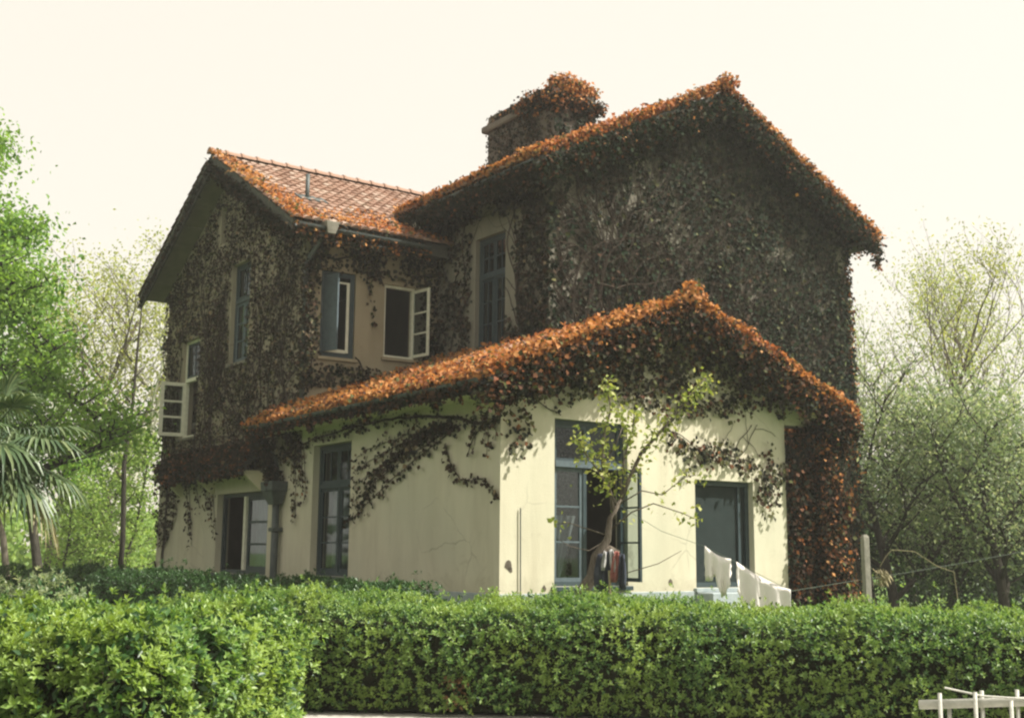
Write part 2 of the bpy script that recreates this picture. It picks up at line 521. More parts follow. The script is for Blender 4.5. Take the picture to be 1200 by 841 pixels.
class Plane:
    """wall plane: (s, z, d) -> house frame, d = depth into the wall"""
    def __init__(self, axis, val, inward=1):
        self.axis, self.val, self.inw = axis, val, inward

    def __call__(self, s, z, d=0.0):
        q = self.val + d * self.inw
        return (q, s, z) if self.axis == 'a' else (s, q, z)

    def box(self, mb, s0, s1, z0, z1, d0, d1):
        mb.hexa([self(s0, z0, d0), self(s1, z0, d0), self(s1, z0, d1), self(s0, z0, d1),
                 self(s0, z1, d0), self(s1, z1, d0), self(s1, z1, d1), self(s0, z1, d1)])


PL = Plane('a', 0.0)              # long side: extension and wing
PR = Plane('b', 0.0)              # extension gable front
PM = Plane('b', BM)               # main gable front
PML = Plane('a', AM0)             # main block, side
PW = Plane('b', BW0)              # wing, side


def wall(name, pl, outline, holes, mat, thick=0.3, back=True):
    mb = MB()
    rings = [outline] + [[(s0, z0), (s1, z0), (s1, z1), (s0, z1)] for s0, s1, z0, z1 in holes]
    flat = [p for r in rings for p in r]
    tris = tessellate_polygon([[Vector((p[0], p[1], 0)) for p in r] for r in rings])
    for d in ((0.0, thick) if back else (0.0,)):
        n = len(mb.v)
        mb.v += [pl(s, z, d) for s, z in flat]
        mb.f += [tuple(n + i for i in t) for t in tris]
    for s0, s1, z0, z1 in holes:
        for (sa, za), (sb, zb) in (((s0, z0), (s1, z0)), ((s1, z0), (s1, z1)), ((s1, z1), (s0, z1)), ((s0, z1), (s0, z0))):
            mb.poly([pl(sa, za, 0), pl(sb, zb, 0), pl(sb, zb, thick), pl(sa, za, thick)])
    return mb.build(name, mat, house)


H_LT = (4.80, 6.37, 0.14, 2.62)
H_LW = (8.40, 11.18, 0.10, 1.84)
H_W2 = (9.85, 10.90, 4.76, 7.08)
H_WS = (12.75, 13.86, 3.28, 5.70)
H_SL = (11.35, 11.75, 7.75, 8.60)
H_S1 = (0.30, 1.09, 4.50, 6.30)
H_S2 = (1.78, 2.55, 4.63, 6.20)
H_ML = (4.33, 5.41, 4.66, 7.04)
H_RW = (1.03, 2.53, 0.10, 2.70)
H_RD = (4.04, 5.46, 0.05, 1.87)
H_MS = (7.17, 7.50, 8.22, 9.12)

ext_low = lambda a: EXT_E + (min(a, 2 * AXC - a) + 0.55) * k_ext - 0.15
wall('extension_side_wall', PL, [(0, -1.1), (BW0, -1.1), (BW0, 3.2), (0, 3.2)], [H_LT], M['cream'])
wall('extension_front_wall', PR, [(0, -1.1), (AX1, -1.1), (AX1, 2.95), (AX2, 2.95), (AX2, ext_low(AX2)), (AXC, ext_low(AXC)), (0, ext_low(0))], [H_RW, H_RD], M['cream'])
wall('porch_inner_wall', Plane('a', AX1, -1), [(0, -1.1), (BM, -1.1), (BM, 3.4), (0, 3.4)], [], M['cream'], 0.25)
wl_lo = lambda b: WING_E + (min(b, 2 * BWC - b) - BW0 + 0.55) * k_wing - 0.15
wall('wing_gable_ground_wall', PL, [(BW0, -1.1), (BW1, -1.1), (BW1, 2.4), (BW0, 2.4)], [H_LW], M['cream'])
wall('wing_gable_upper_wall', PL, [(BW0, 2.4), (BW1, 2.4), (BW1, wl_lo(BW1)), (BWC, wl_lo(BWC)), (BW0, wl_lo(BW0))], [H_W2, H_WS, H_SL], M['wing_stucco'])
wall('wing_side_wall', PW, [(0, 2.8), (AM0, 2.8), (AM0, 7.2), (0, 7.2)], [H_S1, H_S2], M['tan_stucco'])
wall('main_side_wall', PML, [(BM, 2.8), (BW0, 2.8), (BW0, 8.05), (BM, 8.05)], [H_ML], M['grey_stucco'])
mn_lo = lambda a: MAIN_E + (min(a, 2 * AMC - a) - AM0 + 0.55) * k_main - 0.15
wall('main_gable_wall', PM, [(AM0, -1.1), (AM1, -1.1), (AM1, mn_lo(AM1)), (AMC, mn_lo(AMC)), (AM0, mn_lo(AM0))], [H_MS], M['grey_stucco'])
wall('main_far_wall', Plane('a', AM1, -1), [(BM, -1.1), (BW1, -1.1), (BW1, 8.05), (BM, 8.05)], [], M['grey_stucco'])
wall('rear_wall', Plane('b', BW1, -1), [(0, -1.1), (AM1, -1.1), (AM1, 8.0), (0, 7.2)], [], M['grey_stucco'])
rw = MB()
rw.poly([(AM0, BW1 - 0.02, 7.0), (AM1, BW1 - 0.02, 7.0), (AM1, BW1 - 0.02, 8.05), (AMC, BW1 - 0.02, 10.1), (AM0, BW1 - 0.02, 8.05)])
rw.build('rear_gable', M['grey_stucco'], house)
fl = MB()
fl.box(0.32, AX1 - 0.3, 0.32, BM, -0.12, -0.02)
fl.box(0.32, AM1 - 0.32, BM + 0.32, BW1 - 0.32, -0.12, -0.02)
fl.box(0.32, AM1 - 0.32, BW0 + 0.32, BW1 - 0.32, 3.55, 3.7)
fl.box(AM0 + 0.32, AM1 - 0.32, BM + 0.32, BW0 + 0.30, 3.55, 3.7)
fl.build('floor_slab', M['interior'], house)
pw = MB()
pw.box(0.32, AM0, 7.3, 7.38, 0, 3.5)
pw.box(3.6, 3.7, 0.32, BM + 3, 0, 3.0)
pw.box(0.4, 3.5, 3.4, 3.5, 0, 3.0)
pw.box(3.4, 3.5, 7.4, 14.5, 0, 6.9)
pw.build('partition_wall', M['interior'], house)

# plinth
pb = MB()
pb.box(-0.035, 0.0, -0.035, BW1 + 0.03, -1.1, 0.0)
pb.box(0.0, AX1 + 0.03, -0.035, 0.0, -1.1, 0.0)
pb.box(AX1 + 0.03, AM1 + 0.03, BM - 0.035, BM, -1.1, 0.0)
pb.build('plinth', M['plinth'], house, bevel=0.01)
st = MB()
st.box(4.0, 5.5, -0.42, -0.04, -1.1, -0.02)
st.box(3.9, 5.6, -0.80, -0.425, -1.1, -0.35)
st.build('door_step', M['plinth'], house, bevel=0.015)


# ---- roofs
def slab(mb, O, E, U, th):
    O, E, U = Vector(O), Vector(E), Vector(U)
    N = E.cross(U).normalized()
    if N.z < 0:
        N = -N
    t = N * (-th)
    mb.hexa([O + t, O + E + t, O + E + U + t, O + U + t, O, O + E, O + E + U, O + U])


def tiles(name, O, E, U, parent, tw=0.215, tl=0.30):
    """courses of barrel tiles on a slope: O eave corner, E along the eave, U up the slope"""
    O, E, U = np.array(O, float), np.array(E, float), np.array(U, float)
    le, lu = np.linalg.norm(E), np.linalg.norm(U)
    e, u = E / le, U / lu
    nrm = np.cross(e, u)
    if nrm[2] < 0:
        nrm = -nrm
    nc, nr = int(le / tw), int(lu / tl)
    prof = [(-0.5, 0.006), (-0.36, 0.042), (-0.12, 0.066), (0.12, 0.066), (0.36, 0.042), (0.5, 0.006)]
    V, F = [], []
    for r in range(nr):
        for c_ in range(nc):
            jit = rng.normal(0, 0.004, 3)
            base = O + e * ((c_ + 0.5) * tw) + u * (r * tl - 0.03) + nrm * (0.012 + jit[0]) + u * jit[1] * 2
            n = len(V)
            for q, (uu, lift, sc) in enumerate(((0.0, 0.028, 0.98), (tl * 1.12, 0.0, 0.86))):
                for s, h in prof:
                    V.append(base + e * (s * tw * sc) + u * uu + nrm * (h * sc + lift))
            for k in range(5):
                F.append((n + k, n + k + 1, n + 6 + k + 1, n + 6 + k))
            F.append((n, n + 1, n + 2, n + 3, n + 4, n + 5))
    mb = MB()
    mb.v = [tuple(v_) for v_ in V]
    mb.f = F
    o = mb.build(name, M['tile'], parent)
    o['kind'] = 'stuff'
    return o


def ridge(parent, P0, P1, n):
    P0, P1 = Vector(P0), Vector(P1)
    d = (P1 - P0) / n
    L = d.length
    mb = MB()
    for k, (x, r) in enumerate(((0, 0.145), (0.06, 0.145), (0.061, 0.125), (L * 1.04, 0.115))):
        for i in range(7):
            an = PI * i / 6
            mb.v.append((x, math.cos(an) * r, math.sin(an) * r * 0.9 - 0.03))
    for k in range(3):
        for i in range(6):
            mb.f.append((k * 7 + i, k * 7 + i + 1, k * 7 + 8 + i, k * 7 + 7 + i))
    mb.f.append(tuple(range(7)))
    first = mb.build('ridge_tile', M['tile'], parent)
    q = d.to_track_quat('X', 'Z')
    for i in range(n):
        o = first if i == 0 else first.copy()
        if i:
            col.objects.link(o)
            o.parent = parent
        o.location = P0 + d * i + Vector((0, 0, 0.05))
        o.rotation_euler = q.to_euler()


def roof(name, A, Bv, ridge_pts, slopes, tilt):
    pass


AV = 0.45
# wing roof
w = MB()
wa0, wa1 = -0.63, 6.6
slab(w, (wa0, BW0 - 0.55, WING_E), (wa1 - wa0, 0, 0), (0, BWC - BW0 + 0.55, WING_R - WING_E), 0.10)
slab(w, (wa0, BW1 + 0.55, WING_E), (wa1 - wa0, 0, 0), (0, BWC - BW1 - 0.55, WING_R - WING_E), 0.10)
wing_roof = w.build('wing_roof', M['dark_wood'], house)
tiles('roof_tiles', (wa0 - 0.05, BW0 - 0.60, WING_E), (wa1 - wa0, 0, 0), (0, BWC - BW0 + 0.60, WING_R - WING_E + 0.01), wing_roof)
tiles('roof_tiles', (wa0 - 0.05, BW1 + 0.60, WING_E), (wa1 - wa0, 0, 0), (0, BWC - BW1 - 0.60, WING_R - WING_E + 0.01), wing_roof)
ridge(wing_roof, (wa0 - 0.06, BWC, WING_R + 0.02), (wa1, BWC, WING_R + 0.02), 19)
# main roof
w = MB()
mb0, mb1 = BM - AV, 15.4
slab(w, (AM0 - 0.55, mb0, MAIN_E), (0, mb1 - mb0, 0), (AMC - AM0 + 0.55, 0, MAIN_R - MAIN_E), 0.10)
slab(w, (AM1 + 0.55, mb0, MAIN_E), (0, mb1 - mb0, 0), (AMC - AM1 - 0.55, 0, MAIN_R - MAIN_E), 0.10)
main_roof = w.build('main_roof', M['dark_wood'], house)
tiles('roof_tiles', (AM0 - 0.60, mb0 - 0.04, MAIN_E), (0, mb1 - mb0, 0), (AMC - AM0 + 0.60, 0, MAIN_R - MAIN_E + 0.01), main_roof)
tiles('roof_tiles', (AM1 + 0.60, mb0 - 0.04, MAIN_E), (0, mb1 - mb0, 0), (AMC - AM1 - 0.60, 0, MAIN_R - MAIN_E + 0.01), main_roof)
# extension roof: front part up to the main gable, left slope runs on beside the main block
w = MB()
slab(w, (-0.55, -AV, EXT_E), (0, 8.55, 0), (AM0 + 0.5, 0, (AM0 + 0.5) * k_ext), 0.10)
slab(w, (AM0 - 0.05, -AV, EXT_E + (AM0 + 0.5) * k_ext), (0, BM + AV - 0.01, 0), (AXC - AM0 + 0.05, 0, (AXC - AM0 + 0.05) * k_ext), 0.10)
slab(w, (AX2 + 0.55, -AV, EXT_E), (0, BM + AV - 0.01, 0), (AXC - AX2 - 0.55, 0, EXT_R - EXT_E), 0.10)
ext_roof = w.build('extension_roof', M['dark_wood'], house)
tiles('roof_tiles', (-0.60, -AV - 0.04, EXT_E), (0, 8.5, 0), (AM0 + 0.5, 0, (AM0 + 0.5) * k_ext), ext_roof)
tiles('roof_tiles', (AX2 + 0.60, -AV - 0.04, EXT_E), (0, BM + AV, 0), (AXC - AX2 - 0.6, 0, EXT_R - EXT_E), ext_roof)

# soffits, fascias, barge boards
b = MB()
b.box(-0.52, -0.002, -0.40, 8.05, 2.97, 3.03)
b.build('eave_soffit', M['soffit'], house)
b = MB()
b.box(-0.57, -0.53, -0.44, 8.08, 2.95, 3.10)
b.build('fascia_board', M['dark_wood'], house)


def barge(name, pts, dy, thick, drop, axis, mat):
    mb = MB()
    for (s0, z0), (s1, z1) in zip(pts[:-1], pts[1:]):
        q = []
        for z_off in (-drop, -0.11):
            for (s, z, d) in ((s0, z0, dy), (s1, z1, dy), (s1, z1, dy + thick), (s0, z0, dy + thick)):
                q.append((s, d, z + z_off) if axis == 'b' else (d, s, z + z_off))
        mb.hexa(q)
    return mb.build(name, mat, house)


barge('barge_board', [(-0.52, EXT_E), (AXC, EXT_R), (AX2 + 0.52, EXT_E)], -AV + 0.02, 0.04, 0.30, 'b', M['dark_wood'])
barge('barge_board', [(AM0 - 0.5, MAIN_E), (AMC, MAIN_R), (AM1 + 0.5, MAIN_E)], BM - AV + 0.02, 0.04, 0.32, 'b', M['dark_wood'])
barge('barge_board', [(BW0 - 0.5, WING_E), (BWC, WING_R), (BW1 + 0.5, WING_E)], wa0 + 0.02, 0.045, 0.34, 'a', M['dark_wood'])
b = MB()
b.box(-0.57, AM0 - 0.02, BW0 - 0.56, BW0 - 0.52, WING_E - 0.26, WING_E - 0.10)
b.build('fascia_board', M['dark_wood'], house)
b = MB()
b.box(-0.55, AM0 - 0.02, BW0 - 0.51, BW0 - 0.003, WING_E - 0.20, WING_E - 0.15)
b.build('eave_soffit', M['dark_wood'], house)
b = MB()
b.box(AM0 - 0.56, AM0 - 0.52, BM - AV + 0.07, BW0 + 0.9, MAIN_E - 0.28, MAIN_E - 0.10)
b.build('fascia_board', M['dark_wood'], house)
b = MB()
b.box(AM0 - 0.51, AM0 - 0.003, BM - AV + 0.07, BW0 + 0.6, MAIN_E - 0.22, MAIN_E - 0.16)
b.build('eave_soffit', M['dark_wood'], house)
b = MB()
b.box(AM1 + 0.003, AM1 + 0.53, BM - AV + 0.07, 15, MAIN_E - 0.24, MAIN_E - 0.16)
b.build('eave_soffit', M['dark_wood'], house)
# soffit boards under the wing's gable overhang, laid along the slope
for sgn in (1, -1):
    for k in range(7):
        mb = MB()
        e0 = BWC + sgn * (BWC - BW0 + 0.45) * (1 - k / 7.0)
        e1 = BWC + sgn * (BWC - BW0 + 0.45) * (1 - (k + 0.96) / 7.0)
        z0 = WING_R - abs(e0 - BWC) * k_wing - 0.145
        z1 = WING_R - abs(e1 - BWC) * k_wing - 0.145
        mb.hexa([(wa0 + 0.07, e0, z0), (-0.004, e0, z0), (-0.004, e1, z1), (wa0 + 0.07, e1, z1),
                 (wa0 + 0.07, e0, z0 + 0.02), (-0.004, e0, z0 + 0.02), (-0.004, e1, z1 + 0.02), (wa0 + 0.07, e1, z1 + 0.02)])
        mb.build('soffit_board', M['old_soffit'], wing_roof)


def gutter(name, P0, P1, r, parent):
    mb = MB()
    P0, P1 = Vector(P0), Vector(P1)
    d = (P1 - P0).normalized()
    s = d.cross(Vector((0, 0, 1))).normalized()
    n = len(mb.v)
    prof = [(math.cos(PI + PI * i / 8) * r, math.sin(PI + PI * i / 8) * r) for i in range(9)]
    prof += [(x * 0.86, y * 0.86) for x, y in reversed(prof)]
    for P in (P0, P1):
        for x, y in prof:
            mb.v.append(tuple(P + s * x + Vector((0, 0, y))))
    k = len(prof)
    for i in range(k):
        j = (i + 1) % k
        mb.f.append((n + i, n + j, n + k + j, n + k + i))
    mb.f.append(tuple(range(k)))
    mb.f.append(tuple(range(2 * k - 1, k - 1, -1)))
    return mb.build(name, M['metal'], parent, smooth=False)


gutter('gutter', (-0.66, -0.44, 3.13), (-0.66, 8.1, 3.08), 0.085, house)
gutter('gutter', (AM0 - 0.65, BM - AV, MAIN_E - 0.08), (AM0 - 0.65, BW0 + 0.1, MAIN_E - 0.10), 0.085, house)
gutter('gutter', (-0.60, BW0 - 0.65, WING_E - 0.08), (AM0 - 0.62, BW0 - 0.65, WING_E - 0.10), 0.085, house)
# downpipe with swan neck and hopper on the long side
dp = MB()
dp.tube([(-0.66, 7.75, 3.02), (-0.62, 7.75, 2.85), (-0.18, 7.75, 2.45), (-0.13, 7.75, 2.25), (-0.13, 7.75, 1.98)], 0.055, 10)
pipe = dp.build('downpipe', M['metal'], house, smooth=True)
dp = MB()
dp.tube([(-0.12, 7.75, 1.55), (-0.12, 7.75, -1.05)], 0.075, 12)
dp.build('lower_pipe', M['metal'], pipe, smooth=True)
dp = MB()
for r0, r1, z0, z1 in ((0.11, 0.20, 1.52, 1.78), (0.215, 0.225, 1.78, 1.98)):
    cs = [(-0.13 + sx * r_, 7.75 + sy * r_ * 1.25, z_) for r_, z_ in ((r0, z0), (r1, z1)) for sx, sy in ((-1, -1), (0.6, -1), (0.6, 1), (-1, 1))]
    dp.hexa(cs)
dp.build('hopper_head', M['metal'], pipe, bevel=0.01)
dp = MB()
dp.box(-0.22, 0.0, 7.63, 7.87, 0.98, 1.06)
dp.build('pipe_bracket', M['metal'], pipe, bevel=0.01)
dp = MB()
dp.box(-0.22, 0.0, 7.63, 7.87, -0.22, -0.14)
dp.build('pipe_bracket', M['metal'], pipe, bevel=0.01)
# wing downpipe by the inner corner window
dp = MB()
dp.tube([(0.02, BW0 - 0.62, WING_E - 0.14), (-0.02, BW0 - 0.55, 6.75), (-0.10, BW0 - 0.10, 6.35), (-0.10, BW0 - 0.10, 3.6)], 0.05, 10)
pipe2 = dp.build('downpipe', M['metal'], house, smooth=True)
dp = MB()
dp.hexa([(0.12 + sx * r_, BW0 - 0.66 + sy * r_, z_) for r_, z_ in ((0.09, 6.86), (0.15, 7.10)) for sx, sy in ((-1, -1), (1, -1), (1, 1), (-1, 1))])
dp.build('hopper_head', M['concrete'], pipe2, bevel=0.01)
# small white junction box under the main eave
jb = MB()
jb.box(AM0 - 0.72, AM0 - 0.58, 6.7, 6.9, 7.48, 7.68)
jbo = jb.build('junction_box', M['white'], house, bevel=0.01)
jb = MB()
jb.tube([(AM0 - 0.65, 6.75, 7.5), (AM0 - 0.9, 6.55, 7.1), (1.9, 6.4, 6.85), (1.2, 6.2, 6.78)], 0.012, 5)
jb.build('cable', M['metal'], jbo)
# vent stack on the wing roof
vs = MB()
vz = WING_E + (8.0 - BW0 + 0.55) * k_wing
vs.tube([(0.43, 8.0, vz - 0.1), (0.43, 8.0, vz + 0.62)], 0.045, 10)
vso = vs.build('vent_pipe', M['metal'], wing_roof, smooth=True)
vs = MB()
slab(vs, (0.20, 7.80, vz - 0.2 * k_wing + 0.12), (0.65, 0, 0), (0, 0.36, 0.36 * k_wing), 0.03)
vs.build('flashing', M['metal'], vso)
# small canopy at the rear corner
rc = MB()
slab(rc, (0.10, 15.9, 5.85), (1.6, 0, 0), (0, -0.85, 0.3), 0.08)
rc.build('rear_canopy', M['metal'], house)
# hood over the ground floor window of the wing
hd = MB()
slab(hd, (-0.52, 8.65, 2.34), (0, 4.9, 0), (0.56, 0, 0.40), 0.07)
hood = hd.build('window_hood', M['dark_wood'], house)
hd = MB()
hd.box(-0.48, -0.003, 8.70, 13.5, 2.20, 2.25)
hd.build('hood_soffit', M['soffit'], hood)
hd = MB()
hd.box(-0.54, -0.50, 8.64, 13.56, 2.17, 2.32)
hd.build('hood_fascia', M['metal'], hood)
for bb in (8.75, 11.4, 13.4):
    hd = MB()
    hd.hexa([(-0.001, bb - 0.05, 1.86), (-0.07, bb - 0.05, 1.86), (-0.07, bb + 0.05, 1.86), (-0.001, bb + 0.05, 1.86),
             (-0.001, bb - 0.05, 2.195), (-0.46, bb - 0.05, 2.195), (-0.46, bb + 0.05, 2.195), (-0.001, bb + 0.05, 2.195)])
    hd.build('bracket', M['soffit'], hood)
# porch corner post and beam under the extension roof
pp = MB()
pp.box(AX2 - 0.2, AX2 - 0.02, 0.0, 0.18, -1.1, 2.95)
pp.build('porch_post', M['dark_wood'], house)

# ---- chimney
CA0, CA1, CB0, CB1, CZ = 4.80, 6.02, 5.0, 7.55, 10.78
ch = MB()
ch.box(CA0, CA1, CB0, CB1, 8.6, CZ - 0.42)
chim = ch.build('chimney', M['brick'], house, bevel=0.02)
ch = MB()
ch.box(CA0 - 0.12, CA1 + 0.12, CB0 - 0.12, CB1 + 0.12, CZ - 0.42, CZ - 0.26)
ch.build('cornice', M['brick'], chim, bevel=0.03)
ch = MB()
ch.box(CA0, CA1, CB0, CB1, CZ - 0.26, CZ - 0.02)
ch.build('stack_top', M['brick'], chim, bevel=0.02)
for i, (cb) in enumerate((5.5, 6.2)):
    ch = MB()
    ch.tube([(5.45, cb, CZ - 0.05), (5.45, cb, CZ + 0.18)], [0.17, 0.14], 12)
    ch.build('chimney_pot', M['tile'], chim, smooth=True)


# ---- windows
def sash(parent, pl, s0, s1, z0, z1, d, rows, cols, mat, fr=0.06, mun=0.028, th=0.04, glass='glass', tf=None, bottom=None):
    """a glazed leaf; tf maps (s, z, d) to the house frame"""
    f = tf or (lambda s, z, dd: pl(s, z, dd))
    bt = bottom or fr

    def bx(mb, a0, a1, c0, c1, e0, e1):
        mb.hexa([f(a0, c0, e0), f(a1, c0, e0), f(a1, c0, e1), f(a0, c0, e1), f(a0, c1, e0), f(a1, c1, e0), f(a1, c1, e1), f(a0, c1, e1)])
    mb = MB()
    bx(mb, s0, s0 + fr, z0, z1, d, d + th)
    bx(mb, s1 - fr, s1, z0, z1, d, d + th)
    bx(mb, s0 + fr, s1 - fr, z1 - fr, z1, d, d + th)
    bx(mb, s0 + fr, s1 - fr, z0, z0 + bt, d, d + th)
    ia0, ia1, iz0, iz1 = s0 + fr, s1 - fr, z0 + bt, z1 - fr
    for r_ in range(1, rows):
        zz = iz0 + (iz1 - iz0) * r_ / rows
        bx(mb, ia0, ia1, zz - mun / 2, zz + mun / 2, d + 0.004, d + th - 0.004)
    for c_ in range(1, cols):
        ss = ia0 + (ia1 - ia0) * c_ / cols
        bx(mb, ss - mun / 2, ss + mun / 2, iz0, iz1, d + 0.006, d + th - 0.006)
    mb.build('sash', mat, parent)
    for r_ in range(rows):
        for c_ in range(cols):
            g_ = MB()
            tl_ = random.uniform(-0.003, 0.003)
            q0, q1 = ia0 + (ia1 - ia0) * c_ / cols, ia0 + (ia1 - ia0) * (c_ + 1) / cols
            e0, e1 = iz0 + (iz1 - iz0) * r_ / rows, iz0 + (iz1 - iz0) * (r_ + 1) / rows
            g_.poly([f(q0, e0, d + th / 2 - tl_), f(q1, e0, d + th / 2 + tl_), f(q1, e1, d + th / 2 + tl_), f(q0, e1, d + th / 2 - tl_)])
            g_.build('pane', M[glass], parent)


def swing(pl, hinge, sgn, angle):
    """leaf hinged at s = hinge and extending along sgn * s when closed, opened outward by angle"""
    ca, sa = math.cos(angle), math.sin(angle)

    def f(x, z, t):
        return pl(hinge + sgn * (x * ca - t * sa * 1.0), z, -x * sa - t * ca + 0.10)
    return f


def frame(parent, pl, h, mat, d=0.10, w=0.07, dep=0.09, mull=(), trans=(), sill=True, sillmat=None):
    s0, s1, z0, z1 = h
    e = 0.002
    mb = MB()
    pl.box(mb, s0 + e, s0 + w, z0 + e, z1 - e, d, d + dep)
    pl.box(mb, s1 - w, s1 - e, z0 + e, z1 - e, d, d + dep)
    pl.box(mb, s0 + w, s1 - w, z1 - w, z1 - e, d, d + dep)
    pl.box(mb, s0 + w, s1 - w, z0 + e, z0 + w, d, d + dep)
    for z in trans:
        pl.box(mb, s0 + w, s1 - w, z - 0.045, z + 0.045, d - 0.015, d + dep - 0.005)
    for (sm, za, zb) in mull:
        pl.box(mb, sm - 0.035, sm + 0.035, za, zb, d + 0.003, d + dep - 0.003)
    mb.build('frame', mat, parent)
    if sill:
        mb = MB()
        pl.box(mb, s0 - 0.06, s1 + 0.06, z0 - 0.07, z0 - 0.002, -0.07, d)
        mb.build('sill', sillmat or M['plinth'], parent, bevel=0.008)


def window(label=None):
    o = empty('window', (0, 0, 0), 0, house)
    if label:
        o['label'] = label
    return o


# front window of the extension, right leaf swung out
W = window('tall front window with its right leaf swung open')
frame(W, PR, H_RW, M['blue'], mull=[(1.72, 0.17, 1.95)], trans=[1.99], sillmat=M['blue'])
mb = MB()
PR.box(mb, 1.10, 2.46, 1.95, 2.05, 0.06, 0.083)
mb.build('transom_bar', M['blue_light'], W)
sash(W, PR, 1.10, 1.685, 0.17, 1.945, 0.12, 3, 1, M['blue_light'], glass='glass_sky')
sash(W, PR, 1.10, 1.77, 2.035, 2.63, 0.12, 1, 1, M['blue'])
sash(W, PR, 1.78, 2.46, 2.035, 2.63, 0.12, 1, 1, M['blue'])
sash(W, PR, 0.0, 0.62, 0.17, 1.945, 0.0, 3, 1, M['blue'], tf=swing(PR, 2.42, -1, R(82)))
# shallow window with gauze screen
W = window('low wide front window closed by a dark screen')
frame(W, PR, H_RD, M['blue'], w=0.085, d=0.12)
mb = MB()
PR.box(mb, 4.125, 5.375, 0.135, 1.785, 0.17, 0.185)
mb.build('screen', M['screen'], W)
mb = MB()
PR.box(mb, 5.20, 5.26, 0.135, 1.785, 0.13, 0.168)
mb.build('screen_stile', M['blue'], W)
# long side, tall window
W = window('tall side window beside the downpipe')
frame(W, PL, H_LT, M['blue'], d=0.14, w=0.08, trans=[1.83], mull=[(5.52, 0.22, 1.79)], sillmat=M['blue'])
sash(W, PL, 4.88, 5.485, 0.22, 1.785, 0.16, 3, 1, M['blue'], glass='glass_sky')
sash(W, PL, 5.555, 6.29, 0.22, 1.785, 0.16, 3, 1, M['blue'], glass='glass_sky')
sash(W, PL, 4.88, 5.58, 1.875, 2.54, 0.16, 1, 2, M['blue'])
sash(W, PL, 5.59, 6.29, 1.875, 2.54, 0.16, 1, 2, M['blue'])
# long side, wing ground floor window
W = window('wide ground floor window under the hood')
frame(W, PL, H_LW, M['blue'], d=0.14, w=0.08, sillmat=M['blue'])
mb = MB()
PL.box(mb, 9.78, 9.90, 0.182, 1.758, 0.10, 0.228)
mb.build('mullion', M['white'], W)
mb = MB()
PL.box(mb, 8.482, 8.56, 0.182, 1.758, 0.10, 0.228)
mb.build('jamb_board', M['white'], W)
sash(W, PL, 8.57, 9.77, 0.18, 1.755, 0.15, 3, 1, M['blue'], fr=0.09, mun=0.05, glass='glass_sky')
# wing, upper floor
W = window('narrow upper gable window with pale blue lower panes')
frame(W, PL, H_W2, M['blue'], d=0.10, trans=[6.22], sillmat=M['grey_stucco'])
sash(W, PL, 9.92, 10.37, 4.83, 6.17, 0.12, 3, 1, M['blue_light'], glass='glass_sky')
sash(W, PL, 10.38, 10.83, 4.83, 6.17, 0.12, 3, 1, M['blue_light'], glass='glass_sky')
sash(W, PL, 9.92, 10.83, 6.265, 7.01, 0.12, 1, 2, M['blue'])
W = window('small wing window with a cream leaf swung open')
frame(W, PL, H_WS, M['white'], d=0.08, trans=[4.72], sillmat=M['grey_stucco'])
sash(W, PL, 12.82, 13.79, 4.765, 5.63, 0.10, 1, 2, M['blue'])
sash(W, PL, 0.0, 0.62, 3.35, 4.68, 0.0, 3, 1, M['white'], fr=0.085, mun=0.05, tf=swing(PL, 13.80, -1, R(97)))
mb = MB()
PL.box(mb, H_SL[0] + 0.002, H_SL[1] - 0.002, H_SL[2] + 0.002, H_SL[3] - 0.002, 0.16, 0.2)
mb.build('attic_vent', M['dark_wood'], house)
mb = MB()
PM.box(mb, H_MS[0] + 0.002, H_MS[1] - 0.002, H_MS[2] + 0.002, H_MS[3] - 0.002, 0.16, 0.2)
mb.build('attic_vent', M['dark_wood'], house)
# wing side windows
W = window('upper window with a blue leaf swung open')
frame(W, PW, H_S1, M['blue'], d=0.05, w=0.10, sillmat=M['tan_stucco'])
mb = MB()
PW.box(mb, 0.90, 0.965, 4.62, 6.10, 0.03, 0.049)
PW.box(mb, 0.42, 0.90, 4.61, 4.68, 0.03, 0.049)
PW.box(mb, 0.42, 0.90, 6.06, 6.10, 0.03, 0.049)
mb.build('inner_trim', M['white'], W)
f_ = swing(PW, 0.41, 1, R(72))
mb = MB()
mb.hexa([f_(0, 4.61, 0), f_(0.44, 4.61, 0), f_(0.44, 4.61, 0.04), f_(0, 4.61, 0.04), f_(0, 6.19, 0), f_(0.44, 6.19, 0), f_(0.44, 6.19, 0.04), f_(0, 6.19, 0.04)])
mb.build('shutter_leaf', M['blue_light'], W)
W = window('upper corner window with a cream leaf swung open')
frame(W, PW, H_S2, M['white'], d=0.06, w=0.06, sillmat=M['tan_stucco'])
sash(W, PW, 0.0, 0.60, 4.68, 6.14, 0.0, 3, 1, M['white'], fr=0.06, mun=0.035, tf=swing(PW, 2.50, -1, R(96)), glass='glass_sky')
# main side window
W = window('tall upper window with four upper panes')
frame(W, PML, H_ML, M['blue'], d=0.10, trans=[6.22], mull=[(4.87, 4.73, 6.18)], sillmat=M['blue'])
sash(W, PML, 4.40, 4.835, 4.73, 6.175, 0.12, 3, 2, M['blue'], fr=0.055, glass='glass_sky')
sash(W, PML, 4.905, 5.34, 4.73, 6.175, 0.12, 3, 2, M['blue'], fr=0.055, glass='glass_sky')
sash(W, PML, 4.40, 4.865, 6.265, 6.97, 0.12, 2, 2, M['blue'], fr=0.05)
sash(W, PML, 4.875, 5.34, 6.265, 6.97, 0.12, 2, 2, M['blue'], fr=0.05)


